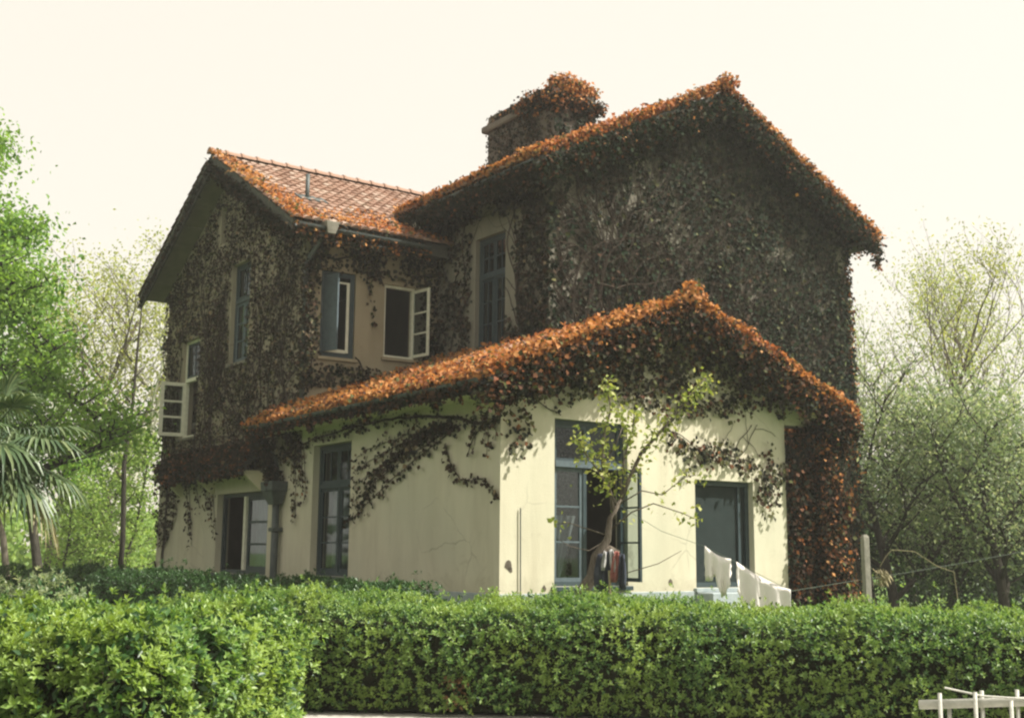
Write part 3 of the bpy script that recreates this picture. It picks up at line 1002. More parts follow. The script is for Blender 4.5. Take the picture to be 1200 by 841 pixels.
# bare spots where the plaster has flaked
for a_, z_, r_ in ((0.16, 0.42, 0.075), (0.20, 0.36, 0.05), (0.83, 0.07, 0.05), (3.45, 0.14, 0.055)):
    mb = MB()
    ring = [(a_ + r_ * (0.75 + 0.5 * random.random()) * math.cos(t * 0.7) * 0.8, z_ + r_ * (0.75 + 0.5 * random.random()) * math.sin(t * 0.7)) for t in range(9)]
    mb.poly([PR(q_[0], q_[1], -0.004) for q_ in ring])
    mb.build('flaked_patch', M['bark'], house)


# ---- curtains behind the panes
def curtain(pl, s0, s1, z0, z1, d, label, skew=0.0, amp=0.03):
    mb = MB()
    n = 28
    for j, z in enumerate((z0, (z0 + z1) / 2, z1)):
        for i in range(n + 1):
            t = i / n
            s = s0 + (s1 - s0) * t
            if skew:
                s = s0 + (s1 - s0) * t * (1 - skew * (1 - j / 2))
            mb.v.append(pl(s, z, d + amp * math.sin(t * 34 + j * 0.4) + 0.01 * math.sin(t * 71)))
    for j in range(2):
        for i in range(n):
            a_ = j * (n + 1) + i
            mb.f.append((a_, a_ + 1, a_ + n + 2, a_ + n + 1))
    o = mb.build('curtain', M['curtain'], None, smooth=True)
    o.location, o.rotation_euler = HOUSE_LOC, (0, 0, HOUSE_RZ)
    tag(o, label, 'curtain', 'net curtains behind the windows')


curtain(PR, 1.12, 1.72, 0.2, 1.2, 0.34, 'pale net curtain behind left leaf of the front window by the fruit tree', 0.5)
curtain(PL, 4.9, 6.2, 0.2, 1.8, 0.36, 'grey net curtain in tall side window of the low extension')
curtain(PL, 8.5, 9.8, 0.15, 1.75, 0.36, 'grey net curtain in ground floor window beside the downpipe')
curtain(PL, 9.95, 10.8, 4.8, 6.1, 0.34, 'pale net curtain in narrow upper window of the left gable')


# ------------------------------------------------------------------ climbing vines (house frame)
def vine(label):
    o = empty('climbing_vine', HOUSE_LOC, HOUSE_RZ)
    return tag(o, label, 'vine', 'vines climbing over the house')


HOLES = {'PL': [H_LT, H_LW, H_W2, H_WS, H_SL], 'PW': [H_S1, H_S2], 'PML': [H_ML], 'PR': [H_RW, H_RD], 'PM': []}


def clear(key, s, z, marg=0.03):
    ok = np.ones(len(s), bool)
    for s0, s1, z0, z1 in HOLES[key]:
        ok &= ~((s > s0 - marg) & (s < s1 + marg) & (z > z0 - marg) & (z < z1 + marg))
    return ok


def wall_leaves(parent, pl, key, s0, s1, z0, z1, dens, prob, mats, size=(0.07, 0.13), thick=0.10, drop=0.35, marg=0.02):
    """leaves hanging on a wall; prob(s, z) -> 0..1, mats = [(material, weight)]"""
    n = int((s1 - s0) * (z1 - z0) * dens)
    s = rng.uniform(s0, s1, n)
    z = rng.uniform(z0, z1, n)
    keep = clear(key, s, z, marg) & (rng.uniform(size=n) < prob(s, z))
    s, z = s[keep], z[keep]
    n = len(s)
    if n == 0:
        return
    d = -0.015 - rng.uniform(0, 1, n) ** 1.5 * thick
    P = np.array([pl(a_, b_, c_) for a_, b_, c_ in zip(s, z, d)])
    outw = np.array(pl(0, 0, -1)) - np.array(pl(0, 0, 0))
    N = unit(outw[None] + rvec(n) * 0.55 + np.array([[0, 0, 0.25]]))
    T = unit(np.array([[0, 0, -1.0]]) + rvec(n) * 0.75 + outw[None] * 0.2)
    L = rng.uniform(size[0], size[1], n)
    pick = rng.choice(len(mats), n, p=np.array([w_ for _, w_ in mats]) / sum(w_ for _, w_ in mats))
    for i, (mt_, _) in enumerate(mats):
        q = pick == i
        if q.any():
            leaf_mesh('foliage', P[q], T[q], N[q], L[q], M[mt_], parent, wide=0.95)


def nmap(s, z, scale, off):
    return np.array([noise.noise((a_ * scale + off, b_ * scale - off, off * 0.37)) for a_, b_ in zip(s, z)])


def stems(parent, pl, starts, bounds, n_steps, step, r0, up_bias=0.8, branch=0.10, key=None, seed=1, inside=None, out=0.012, mat='vine'):
    rr = random.Random(seed)
    mb = MB()
    todo = [(s, z, ang, r0 * rr.uniform(0.7, 1.2), n_steps) for s, z, ang in starts]
    count = 0
    while todo and count < 400:
        s, z, ang, r, left = todo.pop(0)
        count += 1
        pts, rad = [], []
        for i in range(left):
            pts.append(pl(s, z, -out - r * 0.6 - 0.01 * rr.random()))
            rad.append(max(r, 0.003))
            ang += rr.gauss(0, 0.24)
            ang += (PI / 2 - ang) * 0.03 * up_bias
            s += math.cos(ang) * step
            z += math.sin(ang) * step
            r *= 0.965
            if not (bounds[0] < s < bounds[1] and bounds[2] < z < bounds[3]):
                break
            if inside and not inside(s, z):
                break
            if key and not clear(key, np.array([s]), np.array([z]), 0.0)[0]:
                break
            if rr.random() < branch and r > 0.005:
                todo.append((s, z, ang + rr.choice((-1, 1)) * rr.uniform(0.4, 1.1), r * 0.75, int(left * 0.7)))
        if len(pts) > 2:
            mb.tube(pts, rad, 4)
    if mb.v:
        mb.build('stems', M[mat], parent)['kind'] = 'stuff'


def slope_leaves(parent, O, E, U, dens, thick, mats, prob=None, size=(0.035, 0.105), clump=0.12):
    thick = thick * 0.75
    dens = dens * 1.8
    O, E, U = np.array(O, float), np.array(E, float), np.array(U, float)
    nrm = np.cross(E, U)
    area = np.linalg.norm(nrm)
    nrm /= area
    if nrm[2] < 0:
        nrm = -nrm
    n = int(area * dens)
    x, y = rng.uniform(size=n), rng.uniform(size=n)
    if prob is not None:
        k = rng.uniform(size=n) < prob(x, y)
        x, y = x[k], y[k]
        n = len(x)
    P = O + E * x[:, None] + U * y[:, None]
    bump = 0.5 + 0.5 * fnoise(P, 2.6, 3.1) + 0.35 * fnoise(P, 6.0, 9.1)
    h = np.clip(thick * (0.35 + bump), 0.02, None) * (1 - rng.uniform(size=n) ** 2.2 * 0.85)
    P = P + nrm * h[:, None] + rng.normal(0, 0.03, (n, 3))
    N = unit(nrm[None] + rvec(n) * 0.75 + np.array([[0, 0, 0.3]]))
    T = unit(rvec(n) + np.array([[0, 0, 0.15]]))
    L = rng.uniform(size[0], size[1], n)
    pick = rng.choice(len(mats), n, p=np.array([w_ for _, w_ in mats]) / sum(w_ for _, w_ in mats))
    for i, (mt_, _) in enumerate(mats):
        q = pick == i
        if q.any():
            leaf_mesh('foliage', P[q], T[q], N[q], L[q], M[mt_], parent, wide=0.95)


def edge_leaves(parent, P0, P1, n, rad, mats, off=(0, 0, 0), drop=0.0, size=(0.035, 0.105), puff=0.8):
    """a ragged sausage of leaves along an edge, with hanging bits"""
    P0, P1 = np.array(P0, float), np.array(P1, float)
    n = int(n * 1.8)
    t = rng.uniform(size=n)
    P = P0 + (P1 - P0) * t[:, None] + np.array(off)
    k = 1 + puff * fnoise(P, 2.2, 1.7) + puff * 0.6 * fnoise(P, 5.5, 4.2)
    dirs = rvec(n)
    rr = rng.uniform(size=n) ** 0.45
    P = P + dirs * (rr * rad * k)[:, None]
    P[:, 2] -= drop * rng.uniform(size=n) ** 3
    N = unit(dirs + rvec(n) * 0.5 + np.array([[0, 0, 0.35]]))
    T = unit(rvec(n) + np.array([[0, 0, -0.25]]))
    L = rng.uniform(size[0], size[1], n)
    pick = rng.choice(len(mats), n, p=np.array([w_ for _, w_ in mats]) / sum(w_ for _, w_ in mats))
    for i, (mt_, _) in enumerate(mats):
        q = pick == i
        if q.any():
            leaf_mesh('foliage', P[q], T[q], N[q], L[q], M[mt_], parent, wide=0.95)


# 1. wing gable
V1 = vine('brown leaved vine covering the left gable wall of the house')


def p_wing(s, z):
    lim = WING_R - np.abs(s - BWC) * k_wing - 0.30
    nz = 0.5 * nmap(s, z, 1.3, 2.0) + 0.8 * nmap(s + z * 0.3, z * 0.35, 4.8, 5.0) + 0.5 * nmap(s, z, 6.0, 9.0)
    low = np.where(s > 13.0, 0.75 + 0.55 * np.sin(s * 2.1) + (15.0 - s) * 0.75, 2.35)
    p_ = np.clip(0.62 + nz * 0.75, 0.12, 1.0)
    p_ = np.where(s > 12.9, np.where(z < 2.3, p_ * 0.75, p_), p_)
    return p_ * (z < lim) * (z > low)


wall_leaves(V1, PL, 'PL', BW0 + 0.02, BW1 + 0.06, 0.6, 9.5, 470, p_wing, [('ivy_brown', 0.62), ('ivy_dark', 0.30), ('ivy_olive', 0.08)], (0.055, 0.105), 0.09)
stems(V1, PL, [(b_, 2.45, PI / 2 + random.uniform(-0.5, 0.5)) for b_ in (7.0, 7.4, 8.2, 9.0, 9.4, 11.3, 12.2, 12.6, 14.2, 14.8)] + [(14.4, -0.2, PI / 2), (14.9, 0, 1.4)],
      (BW0, BW1, -0.5, 9.3), 46, 0.17, 0.028, key='PL', seed=3, inside=lambda s, z: z < WING_R - abs(s - BWC) * k_wing - 0.35 and not (8.2 < s < 13.5 and z < 2.3))
stems(V1, PL, [(b_, 2.7, PI / 2 + random.uniform(-0.4, 0.4)) for b_ in (7.2, 8.0, 9.2, 11.6, 12.3, 14.0, 14.6)], (BW0, BW1, 2.4, 9.2), 46, 0.16, 0.020, key='PL', seed=37, branch=0.14,
      inside=lambda s, z: z < WING_R - abs(s - BWC) * k_wing - 0.4, out=0.08)
# 2. wing side wall and inner corner
V2 = vine('thin trailing vine round the upper windows in the inner corner')


def p_side(s, z):
    nz = nmap(s, z, 1.6, 7.0)
    top = np.clip((z - 6.18) / 0.3, 0, 1) * 1.0  # real vine under the eave, packed denser to stand in for shade there
    lft = np.clip((0.42 - s) / 0.2, 0, 1) * 1.0
    mid = np.clip(1 - np.abs(s - (1.42 + (5.9 - z) * 0.18)) / 0.10, 0, 1) * (z > 5.3) * 0.65
    rgt = np.clip((s - 2.60) / 0.2, 0, 1) * 1.0
    bot = np.clip((4.42 - z) / 0.15, 0, 1) * 0.9
    return np.clip(np.maximum.reduce([top, lft, mid, rgt, bot]) * (0.75 + nz), 0, 1)


wall_leaves(V2, PW, 'PW', 0.0, AM0, 3.9, 6.95, 620, p_side, [('ivy_dark', 0.6), ('ivy_brown', 0.3), ('ivy_olive', 0.1)], (0.06, 0.11), 0.08)
edge_leaves(V2, (-0.08, BW0 - 0.12, 3.8), (-0.08, BW0 - 0.12, 6.5), 650, 0.16, [('ivy_dark', 0.7), ('ivy_brown', 0.3)])
stems(V2, PW, [(0.15, 4.0, 1.4), (1.3, 4.1, 1.7), (1.5, 6.6, -1.4), (2.75, 4.2, 1.5), (0.6, 6.55, 0.1)], (0.02, AM0, 3.8, 6.9), 24, 0.13, 0.018, key='PW', seed=5)
# 3. main side wall
V3 = vine('dark vine on the upper side wall around the tall window')


def p_ms(s, z):
    nz = nmap(s, z, 1.3, 11.0) + 0.4 * nmap(s, z, 4, 2)
    near = np.clip((4.05 - s) / 0.5, 0, 1)
    top = np.clip((z - 7.25) / 0.3, 0, 1)
    left = np.clip((s - 5.5) / 0.1, 0, 1) * 0.5
    bot = np.clip((5.3 - z) / 0.6, 0, 1) * (s < 4.3)
    return np.clip(np.maximum.reduce([near, top, left, bot]) * (0.75 + nz * 0.9), 0, 1)


wall_leaves(V3, PML, 'PML', BM - 0.05, BW0, 4.3, 7.9, 520, p_ms, [('ivy_dark', 0.7), ('ivy_brown', 0.3)], (0.07, 0.13), 0.10)
stems(V3, PML, [(3.0, 4.4, 1.5), (3.5, 4.5, 1.4), (3.9, 4.5, 1.8), (5.8, 4.6, 1.5), (6.3, 4.6, 1.7)], (BM, BW0, 4.2, 7.8), 30, 0.15, 0.026, key='PML', seed=8)
# 4. main gable
V4 = vine('dense dark green vine covering the big right gable wall')


def p_main(s, z):
    lim = MAIN_R - np.abs(s - AMC) * k_main - 0.16
    nz = 0.45 * nmap(s, z, 0.9, 21.0) + 0.75 * nmap(s + z * 0.35, z * 0.30, 4.6, 31.0) + 0.65 * nmap(s - z * 0.5, z * 0.35, 4.2, 57.0) + 0.3 * nmap(s, z, 7.0, 3.0)
    dense = np.clip((s - 5.2) / 3.5, 0, 1) * 0.35
    return np.clip(0.47 + dense * 0.9 + nz * 1.0 + (z > lim - 0.7) * 0.3, 0.06, 1) * (z < lim)


wall_leaves(V4, PM, 'PM', AM0 - 0.06, AM1 + 0.08, -1.0, 10.3, 640, p_main, [('ivy_green', 0.66), ('ivy_dark', 0.30), ('ivy_olive', 0.04)], (0.055, 0.12), 0.12)
stems(V4, PM, [(s_, 3.2 if s_ < 7 else -1.0, PI / 2 + random.uniform(-0.35, 0.35)) for s_ in (3.2, 3.5, 3.9, 4.4, 4.8, 5.2, 5.7, 6.0, 6.4, 6.8, 7.3, 7.7, 8.0, 8.4, 8.8, 9.2, 9.6, 10.0, 10.4, 10.8, 11.2, 11.6)],
      (AM0, AM1, -1.1, 10.2), 62, 0.19, 0.046, key='PM', seed=13, branch=0.13, inside=lambda s, z: z < MAIN_R - abs(s - AMC) * k_main - 0.2)
stems(V4, PM, [(s_, 3.4 if s_ < 7 else -0.9, PI / 2 + random.uniform(-0.4, 0.4)) for s_ in (3.3, 3.7, 4.1, 4.7, 5.4, 6.2, 7.0, 7.5, 8.2, 9.0, 9.9, 10.7, 11.4)],
      (AM0, AM1, -1.1, 10.1), 60, 0.19, 0.036, key='PM', seed=29, branch=0.17, inside=lambda s, z: z < MAIN_R - abs(s - AMC) * k_main - 0.25, out=0.115)
edge_leaves(V4, (AM1 + 0.03, BM + 0.05, -1.0), (AM1 + 0.03, BM + 0.05, 7.9), 2600, 0.16, [('ivy_green', 0.5), ('ivy_red', 0.25), ('ivy_orange', 0.25)])
# 5. main roof edges
V5 = vine('orange leaved vine crowning the gable and eave of the tall roof')
MO = [('ivy_orange', 0.72), ('ivy_red', 0.18), ('ivy_olive', 0.10)]
MD = [('ivy_dark', 0.55), ('ivy_red', 0.30), ('ivy_orange', 0.15)]
slope_leaves(V5, (AM0 - 0.62, mb0 - 0.05, MAIN_E + 0.02), (0, 6.0, 0), (1.1, 0, 1.1 * k_main), 330, 0.16, MO)
slope_leaves(V5, (AM0 - 0.62, mb0 - 0.06, MAIN_E + 0.02), (0, 0.9, 0), (AMC - AM0 + 0.6, 0, MAIN_R - MAIN_E), 330, 0.20, MO)
slope_leaves(V5, (AM1 + 0.62, mb0 - 0.06, MAIN_E + 0.02), (0, 0.9, 0), (AMC - AM1 - 0.6, 0, MAIN_R - MAIN_E), 330, 0.22, MO)
gl = (AM0 - 0.6, mb0 - 0.06, MAIN_E - 0.02)
gp = (AMC, mb0 - 0.06, MAIN_R + 0.02)
gr = (AM1 + 0.6, mb0 - 0.06, MAIN_E - 0.02)
for q0, q1 in ((gl, gp), (gp, gr)):
    edge_leaves(V5, q0, q1, 1100, 0.11, MO, (0, 0.03, 0.12))
    edge_leaves(V5, q0, q1, 2600, 0.22, [('ivy_green', 0.50), ('ivy_dark', 0.42), ('ivy_red', 0.07), ('ivy_orange', 0.01)], (0, 0.02, -0.22), 0.35)
edge_leaves(V5, gp, gp, 260, 0.30, MO, (0, 0, 0.12))
edge_leaves(V5, (AM0 - 0.62, mb0, MAIN_E - 0.02), (AM0 - 0.62, BW0 + 0.7, MAIN_E - 0.02), 1500, 0.09, MO, (0, 0, 0.14))
edge_leaves(V5, (AM0 - 0.60, mb0, MAIN_E - 0.02), (AM0 - 0.60, BW0 + 0.4, MAIN_E - 0.02), 3200, 0.17, [('ivy_dark', 0.95), ('ivy_red', 0.05)], (-0.08, 0, -0.20), 0.25)
edge_leaves(V5, (AM1 + 0.62, mb0, MAIN_E), (AM1 + 0.62, mb0 + 4, MAIN_E), 900, 0.16, MO, (0, 0, 0.02), 0.3)
# hanging tail at the right eave
edge_leaves(V5, (AM1 + 0.55, mb0, MAIN_E - 0.2), (AM1 + 0.62, mb0, MAIN_E - 0.75), 70, 0.07, [('ivy_red', 0.7), ('ivy_orange', 0.3)])
# 6. wing roof edge
V6 = vine('golden orange vine along the edge of the wing tiles')
slope_leaves(V6, (wa0 - 0.06, BW0 - 0.6, WING_E + 0.03), (0.75, 0, 0), (0, BWC - BW0 + 0.6, WING_R - WING_E), 330, 0.13, MO, lambda x, y: np.clip(1.25 - x * (0.8 + y * 0.9), 0, 1))
slope_leaves(V6, (wa0 - 0.06, BW0 - 0.62, WING_E + 0.03), (4.2, 0, 0), (0, 1.5, 1.5 * k_wing), 300, 0.10, MO,
             lambda x, y: np.clip(0.9 - y * 1.15 - 0.35 * np.sin(x * 9), 0, 1))
slope_leaves(V6, (2.2, BW0 - 0.2, WING_E + 0.20 * k_wing + 0.05), (2.6, 0, 0), (0, 3.0, 3.0 * k_wing), 280, 0.12, MO, lambda x, y: np.clip(1.1 - 2.4 * np.abs(x - 0.25 - 0.6 * y), 0, 1))
edge_leaves(V6, (wa0, BW0 - 0.5, WING_E - 0.1), (wa0, BWC, WING_R - 0.1), 1500, 0.15, [('ivy_dark', 0.8), ('ivy_brown', 0.2)], (0.02, 0, -0.15), 0.25)
edge_leaves(V6, (wa0, BW0 - 0.62, WING_E - 0.1), (2.4, BW0 - 0.62, WING_E - 0.1), 700, 0.11, [('ivy_dark', 0.6), ('ivy_red', 0.25), ('ivy_orange', 0.15)], (0, 0, -0.02), 0.25)
edge_leaves(V6, (wa0, BWC, WING_R - 0.1), (wa0, BW1 + 0.5, WING_E - 0.1), 500, 0.06, [('ivy_dark', 0.9), ('ivy_brown', 0.1)], (0, 0, -0.1), 0.1)
# 7. chimney
V7 = vine('orange topped vine clump over the broad chimney stack')
edge_leaves(V7, (CA0 + 0.1, CB0 + 0.1, CZ), (CA1, CB0 + 0.1, CZ), 1300, 0.22, MO, (0, 0, 0.06))
edge_leaves(V7, (CA0 + 0.2, CB0 + 0.5, CZ + 0.02), (CA1 - 0.1, CB0 + 0.9, CZ + 0.02), 1300, 0.26, MO)
edge_leaves(V7, (CA0 - 0.1, CB0 - 0.1, CZ - 0.34), (CA1 + 0.1, CB0 - 0.1, CZ - 0.34), 800, 0.20, MD)
edge_leaves(V7, (CA0 - 0.1, CB0 - 0.05, CZ - 0.34), (CA0 - 0.1, CB0 + 1.0, CZ - 0.28), 800, 0.20, MD)
edge_leaves(V7, (CA0 - 0.05, CB0 + 1.2, CZ - 0.2), (CA0 + 0.1, CB1, CZ - 0.2), 420, 0.14, [('ivy_brown', 0.6), ('ivy_orange', 0.15), ('ivy_dark', 0.25)])
HOLES['X'] = []
PC1, PC2 = Plane('a', CA0), Plane('b', CB0)
wall_leaves(V7, PC1, 'X', CB0, CB1, 9.0, CZ - 0.02, 520, lambda s, z: np.clip(0.8 + nmap(s, z, 2.2, 4), 0, 1), [('ivy_brown', 0.5), ('ivy_dark', 0.5)], (0.05, 0.09), 0.06)
wall_leaves(V7, PC2, 'X', CA0, CA1, 9.0, CZ - 0.3, 480, lambda s, z: np.clip(0.7 + nmap(s, z, 2.2, 9), 0, 1), [('ivy_dark', 0.6), ('ivy_green', 0.4)], (0.06, 0.11), 0.06)
stems(V7, PC1, [(5.2, 8.9, 1.7), (5.8, 8.9, 1.9), (6.4, 8.9, 1.6), (6.9, 8.9, 1.8)], (CB0, CB1, 8.8, CZ), 18, 0.11, 0.02, seed=21)

# 8. extension roof
V8 = vine('thick orange vine blanketing the roof of the low extension')
slope_leaves(V8, (-0.66, -AV - 0.06, EXT_E + 0.02), (0, 8.45, 0), (1.4, 0, 1.4 * k_ext), 420, 0.11, MO)
slope_leaves(V8, (0.7, -AV - 0.06, EXT_E + 1.3 * k_ext), (0, 8.3, 0), (2.3, 0, 2.3 * k_ext), 170, 0.13, MO)
slope_leaves(V8, (-0.6, -AV - 0.08, EXT_E + 0.02), (0, 0.9, 0), (AXC + 0.6, 0, EXT_R - EXT_E), 420, 0.15, MO)
slope_leaves(V8, (AX2 + 0.66, -AV - 0.08, EXT_E + 0.02), (0, 2.9, 0), (AXC - AX2 - 0.66, 0, EXT_R - EXT_E), 380, 0.20, MO)
el, ep, er = (-0.62, -AV - 0.06, EXT_E), (AXC, -AV - 0.06, EXT_R + 0.02), (AX2 + 0.62, -AV - 0.06, EXT_E)
for q0, q1 in ((el, ep), (ep, er)):
    edge_leaves(V8, q0, q1, 1100, 0.10, MO, (0, 0.03, 0.10))
    edge_leaves(V8, q0, q1, 700, 0.12, [('ivy_red', 0.40), ('ivy_orange', 0.10), ('ivy_dark', 0.50)], (0, -0.03, -0.08), 0.2)
    edge_leaves(V8, q0, q1, 2600, 0.20, [('ivy_dark', 0.75), ('ivy_red', 0.15), ('ivy_olive', 0.10)], (0, 0.05, -0.26), 0.35)
edge_leaves(V8, ep, ep, 200, 0.20, MO, (0, 0, 0.06))
edge_leaves(V8, (-0.68, -0.4, 3.12), (-0.68, 8.15, 3.06), 1700, 0.085, MO, (0, 0, 0.07))
edge_leaves(V8, (-0.66, -0.4, 3.08), (-0.66, 8.1, 3.02), 1700, 0.09, [('ivy_dark', 0.72), ('ivy_red', 0.28)], (0, 0, 0.0), 0.12)
edge_leaves(V8, (AX2 + 0.66, -AV, EXT_E), (AX2 + 0.66, BM, EXT_E), 1500, 0.20, MO, (0, 0, 0.02), 0.4)

# trailing shoots that hang free from the edges
def tails(parent, P0, P1, k, lo, hi, mats, seed):
    rr = random.Random(seed)
    P0, P1 = Vector(P0), Vector(P1)
    for i in range(k):
        q = P0.lerp(P1, (i + rr.random()) / k)
        L = rr.uniform(lo, hi)
        pts = [q, q + Vector((rr.uniform(-0.05, 0.05), rr.uniform(-0.06, 0.02), -L * 0.5)), q + Vector((rr.uniform(-0.1, 0.1), rr.uniform(-0.06, 0.04), -L))]
        mb = MB()
        mb.tube(pts, [0.006, 0.005, 0.003], 3)
        mb.build('stem', M['vine'], parent)
        for a_, b_ in zip(pts[:-1], pts[1:]):
            edge_leaves(parent, a_, b_, int(16 * L / 0.4) + 4, 0.05, mats)


tails(V8, (-0.5, -AV - 0.08, 3.1), (AXC, -AV - 0.08, EXT_R - 0.1), 9, 0.2, 0.5, [('ivy_red', 0.5), ('ivy_dark', 0.5)], 1)
tails(V8, (AXC, -AV - 0.08, EXT_R - 0.1), (AX2 + 0.5, -AV - 0.08, 3.15), 8, 0.2, 0.5, [('ivy_red', 0.6), ('ivy_dark', 0.4)], 2)
tails(V8, (-0.68, 0, 3.05), (-0.68, 8, 3.0), 9, 0.10, 0.28, [('ivy_red', 0.4), ('ivy_dark', 0.6)], 3)
tails(V5, (AM0 - 0.5, BM - AV - 0.08, MAIN_E), (AMC, BM - AV - 0.08, MAIN_R - 0.1), 9, 0.2, 0.55, [('ivy_red', 0.3), ('ivy_green', 0.7)], 4)
tails(V5, (AMC, BM - AV - 0.08, MAIN_R - 0.1), (AM1 + 0.5, BM - AV - 0.08, MAIN_E), 9, 0.2, 0.55, [('ivy_red', 0.3), ('ivy_green', 0.7)], 5)
tails(V7, (CA0 - 0.15, CB0 - 0.1, CZ - 0.3), (CA1, CB0 - 0.15, CZ - 0.3), 5, 0.15, 0.4, [('ivy_red', 0.6), ('ivy_dark', 0.4)], 6)
# 9. extension gable face
V9 = vine('dark hanging vine under the gable of the low extension')


def p_ext(s, z):
    rake = EXT_R - np.abs(s - AXC) * k_ext - 0.2
    nz = nmap(s, z, 1.5, 41.0) + 0.5 * nmap(s, z, 4.5, 3.0)
    low = 2.92 - 0.10 * np.sin(s * 2.0) + 0.25 * nz
    low = np.where(s < 1.0, 2.95 - 0.25 * (1.0 - s) + 0.2 * nz, low)
    full = np.clip((z - low) / 0.25, 0, 1) * 0.92
    hang1 = np.clip(1 - np.hypot((s - 0.30) / 0.30, (z - 2.45) / 0.55), 0, 1) * 0.9
    arc = np.clip(1 - np.abs(z - (2.50 - 0.16 * (s - 3.5) - 0.05 * np.sin(s * 5))) / 0.30, 0, 1) * ((s > 3.4) & (s < 6.3)) * 0.8
    drop1 = np.clip(1 - np.hypot((s - 3.85) / 0.22, (z - 2.15) / 0.35), 0, 1) * 0.7
    drop2 = np.clip(1 - np.hypot((s - 5.75) / 0.5, (z - 1.95) / 0.75), 0, 1) * 1.1
    return np.clip(np.maximum.reduce([full, hang1, arc, drop1, drop2]) * (0.95 + 0.9 * nz), 0, 1) * (z < rake)


wall_leaves(V9, PR, 'PR', -0.02, AX1, 1.2, 4.7, 560, p_ext, [('ivy_dark', 0.66), ('ivy_red', 0.12), ('ivy_olive', 0.22)], (0.055, 0.105), 0.14, marg=0.0)
stems(V9, PR, [(0.1, 3.0, 0.3), (1.0, 3.05, 0.3), (2.6, 3.1, 0.4), (3.3, 2.62, -0.05), (4.6, 2.45, -0.2)],
      (0.02, AX1 - 0.05, 2.2, 4.3), 14, 0.11, 0.012, up_bias=0.1, key='PR', seed=17)
# 10. porch curtain
V10 = vine('tall curtain of red brown vine hanging at the right end of the extension')


def vol_leaves(parent, x, y, z, n, mats, size=(0.06, 0.105), hang=0.6):
    n = int(n * 1.9)
    P = np.column_stack([rng.uniform(*x, n), rng.uniform(*y, n), rng.uniform(*z, n)])
    k = fnoise(P, 1.6, 8.0) + 0.5 * fnoise(P, 4.0, 1.0)
    P = P[k + rng.normal(0, 0.12, n) > -0.12]
    n = len(P)
    N = unit(rvec(n) * 0.7 + np.array([[0.3, -0.8, 0.3]]))
    T = unit(rvec(n) * 0.8 + np.array([[0, 0, -hang]]))
    L = rng.uniform(size[0], size[1], n)
    pick = rng.choice(len(mats), n, p=np.array([w_ for _, w_ in mats]) / sum(w_ for _, w_ in mats))
    for i, (mt_, _) in enumerate(mats):
        q = pick == i
        leaf_mesh('foliage', P[q], T[q], N[q], L[q], M[mt_], parent, wide=0.95)


vol_leaves(V10, (AX1 + 0.03, AX2), (-0.14, 0.06), (-1.1, 3.2), 4200, [('ivy_dark', 0.70), ('ivy_red', 0.30)])
vol_leaves(V10, (AX2 - 0.15, AX2 + 0.50), (-0.35, 0.25), (-1.1, 3.3), 4200, [('ivy_dark', 0.60), ('ivy_red', 0.34), ('ivy_orange', 0.06)])
vol_leaves(V10, (AX2 + 0.42, AX2 + 0.66), (-0.40, 0.4), (-1.1, 3.2), 2000, [('ivy_dark', 0.25), ('ivy_red', 0.40), ('ivy_orange', 0.20), ('ivy_olive', 0.15)])
stems(V10, Plane('b', 0.1), [(s_, -1.0, 1.55) for s_ in (6.45, 6.6, 6.8, 6.95, 7.1, 7.3, 7.45)], (AX1, AX2 + 0.5, -1.1, 3.2), 40, 0.12, 0.022, seed=23)

# 11. long side festoon
V11 = vine('sparse dark vine trailing across the cream side wall under the eave')


def trail(parent, pl, pts, per_m, spread, mats, r=0.012, size=(0.06, 0.11)):
    P2 = []
    for (s0, z0), (s1, z1) in zip(pts[:-1], pts[1:]):
        k = max(2, int(math.hypot(s1 - s0, z1 - z0) / 0.08))
        P2 += [(s0 + (s1 - s0) * i / k, z0 + (z1 - z0) * i / k) for i in range(k)]
    P2.append(pts[-1])
    P2 = [(s + 0.03 * noise.noise((s * 4, z * 4, 1)), z + 0.03 * noise.noise((s * 4, z * 4, 5))) for s, z in P2]
    mb = MB()
    mb.tube([pl(s, z, -0.015) for s, z in P2], [max(0.004, r * (1 - 0.6 * i / len(P2))) for i in range(len(P2))], 4)
    mb.build('stem', M['vine'], parent)
    ln = sum(math.hypot(b_[0] - a_[0], b_[1] - a_[1]) for a_, b_ in zip(P2[:-1], P2[1:]))
    n = int(ln * per_m)
    ii = rng.integers(0, len(P2), n)
    s = np.array([P2[i][0] for i in ii]) + rng.normal(0, spread, n)
    z = np.array([P2[i][1] for i in ii]) + rng.normal(0, spread, n)
    d = -0.02 - rng.uniform(0, 0.06, n)
    P = np.array([pl(a_, b_, c_) for a_, b_, c_ in zip(s, z, d)])
    outw = np.array(pl(0, 0, -1)) - np.array(pl(0, 0, 0))
    N = unit(outw[None] + rvec(n) * 0.5)
    T = unit(np.array([[0, 0, -1.0]]) + rvec(n) * 0.8)
    L = rng.uniform(size[0], size[1], n)
    pick = rng.choice(len(mats), n, p=np.array([w_ for _, w_ in mats]) / sum(w_ for _, w_ in mats))
    for i, (mt_, _) in enumerate(mats):
        q = pick == i
        if q.any():
            leaf_mesh('foliage', P[q], T[q], N[q], L[q], M[mt_], parent, wide=0.95)


